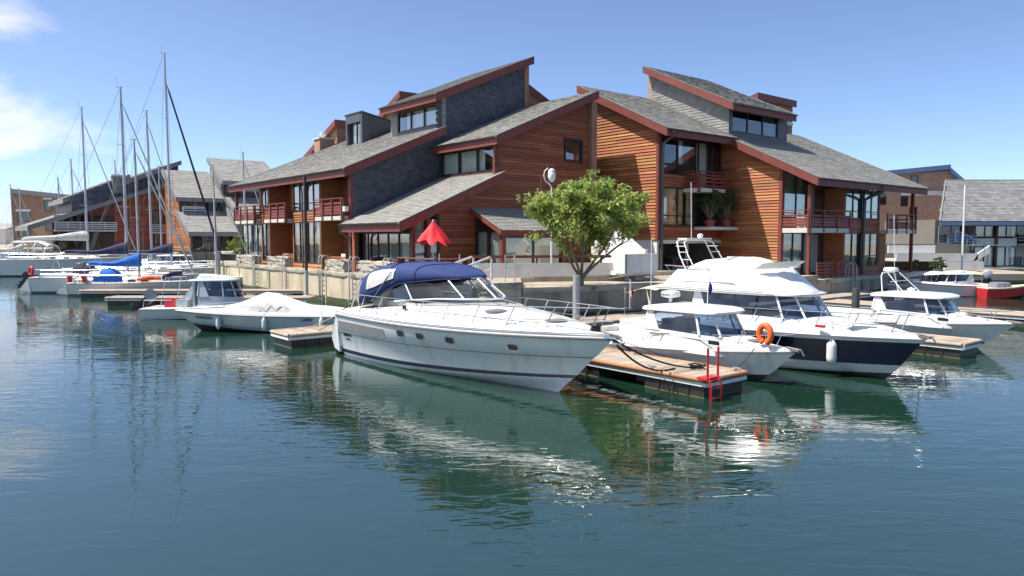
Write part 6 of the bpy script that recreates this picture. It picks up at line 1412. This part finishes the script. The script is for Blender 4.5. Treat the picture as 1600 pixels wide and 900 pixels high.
BB.put(MB().prism([(94.5, 43.6, 11.5), (94.5, 56, 12.7), (94.5, 56, 13.3), (94.5, 43.6, 12.1)], (13, 0, 0)), 'roof_edge', 'blue_trim'); BB.put(MB().prism([(94.5, 56.02, 12.9), (94.5, 59.2, 10.2), (94.5, 59.2, 9.7), (94.5, 56.02, 12.3)], (13, 0, 0)), 'roof_edge', 'blue_trim')
box(BB, 'wall', 'slate_wall', 94.95, 95.2, 56.1, 58.2, 9.6, 11.2); box(BB, 'canopy', 'blue_trim', 93.6, 95, 55.5, 60.5, 9.3, 9.9); box(BB, 'wall', 'brick_pale', 94.9, 96, 58, 64, 1, 9.3)
for z0 in (5.2, 9.4): box(BB, 'floor_band', 'white_wall', 94.85, 95, 50, 55.6, z0, z0+.55)
for q0, z0 in ((51.2, 10.6), (47.2, 8.2), (50, 8.0), (51.2, 6.6), (51.2, 2.4)): window(BB, 'p', 94.97, q0, q0+.9, z0, z0+1.3, 1, None, 'glass_dark')
box(BB, 'wall', 'white_wall', 94.6, 95, 51.9, 52.1, 1, 5.2)
WT = house_w('terrace_block', 'white concrete terraces and stair between the right house and the blue house', 'building', (36, 64, 1))
box(WT, 'parapet', 'white_wall', 66, 66.2, 33.8, 38.0, 2.6, 3.3); box(WT, 'parapet', 'white_wall', 64, 64.2, 33.5, 40.6, 1.95, 2.6); box(WT, 'slab', 'slab', 64.2, 68, 33.5, 41, 1.9, 2.1); box(WT, 'wall', 'core', 67.5, 68, 33.5, 42, .9, 3.4); box(WT, 'parapet', 'white_wall', 61.9, 62.1, 36.5, 39.8, 1.25, 1.95)
WT.put(MB().prism([(64, 40.6, 2.6), (64, 41.6, 3.3), (64, 41.6, 2.6), (64, 40.2, 1.9)], (.2, 0, 0)), 'stair_parapet', 'white_wall')
st3 = WT.put(MB().tube([(63.5, 38.3, 4.6), (63.5, 41, 3.4), (63.5, 43, 3.2)], .05, 5), 'stair_rail', 'blue_trim')
for k in range(6): WT.put(MB().tube([(63.5, 38.3+k*.5, 4.6-k*.22), (63.5, 38.3+k*.5, 3.6-k*.22)], .03, 5), 'baluster', 'blue_trim', st3)
box(WT, 'ground_slab', 'paving', 60, 70, 33, 45, .5, 1.02)

ch_ = thing('garden_chair', 'white plastic chair on the upper balcony of the right house', 'chair', W(44.6, 24.8, 4.6), TH)
MB().box(-.25, .25, -.25, .25, .42, .46).build('seat', 'white_metal', ch_); MB().prism([(-.25, .24, .5), (.25, .24, .5), (.23, .34, 1.0), (-.23, .34, 1.0)], (0, .03, 0)).build('backrest', 'white_metal', ch_)
for x in (-.22, .22):
    for y in (-.22, .22): MB().box(x-.025, x+.025, y-.025, y+.025, 0, .42).build('leg', 'white_metal', ch_)
    MB().box(x-.03, x+.03, -.24, .28, .66, .69).build('armrest', 'white_metal', ch_)
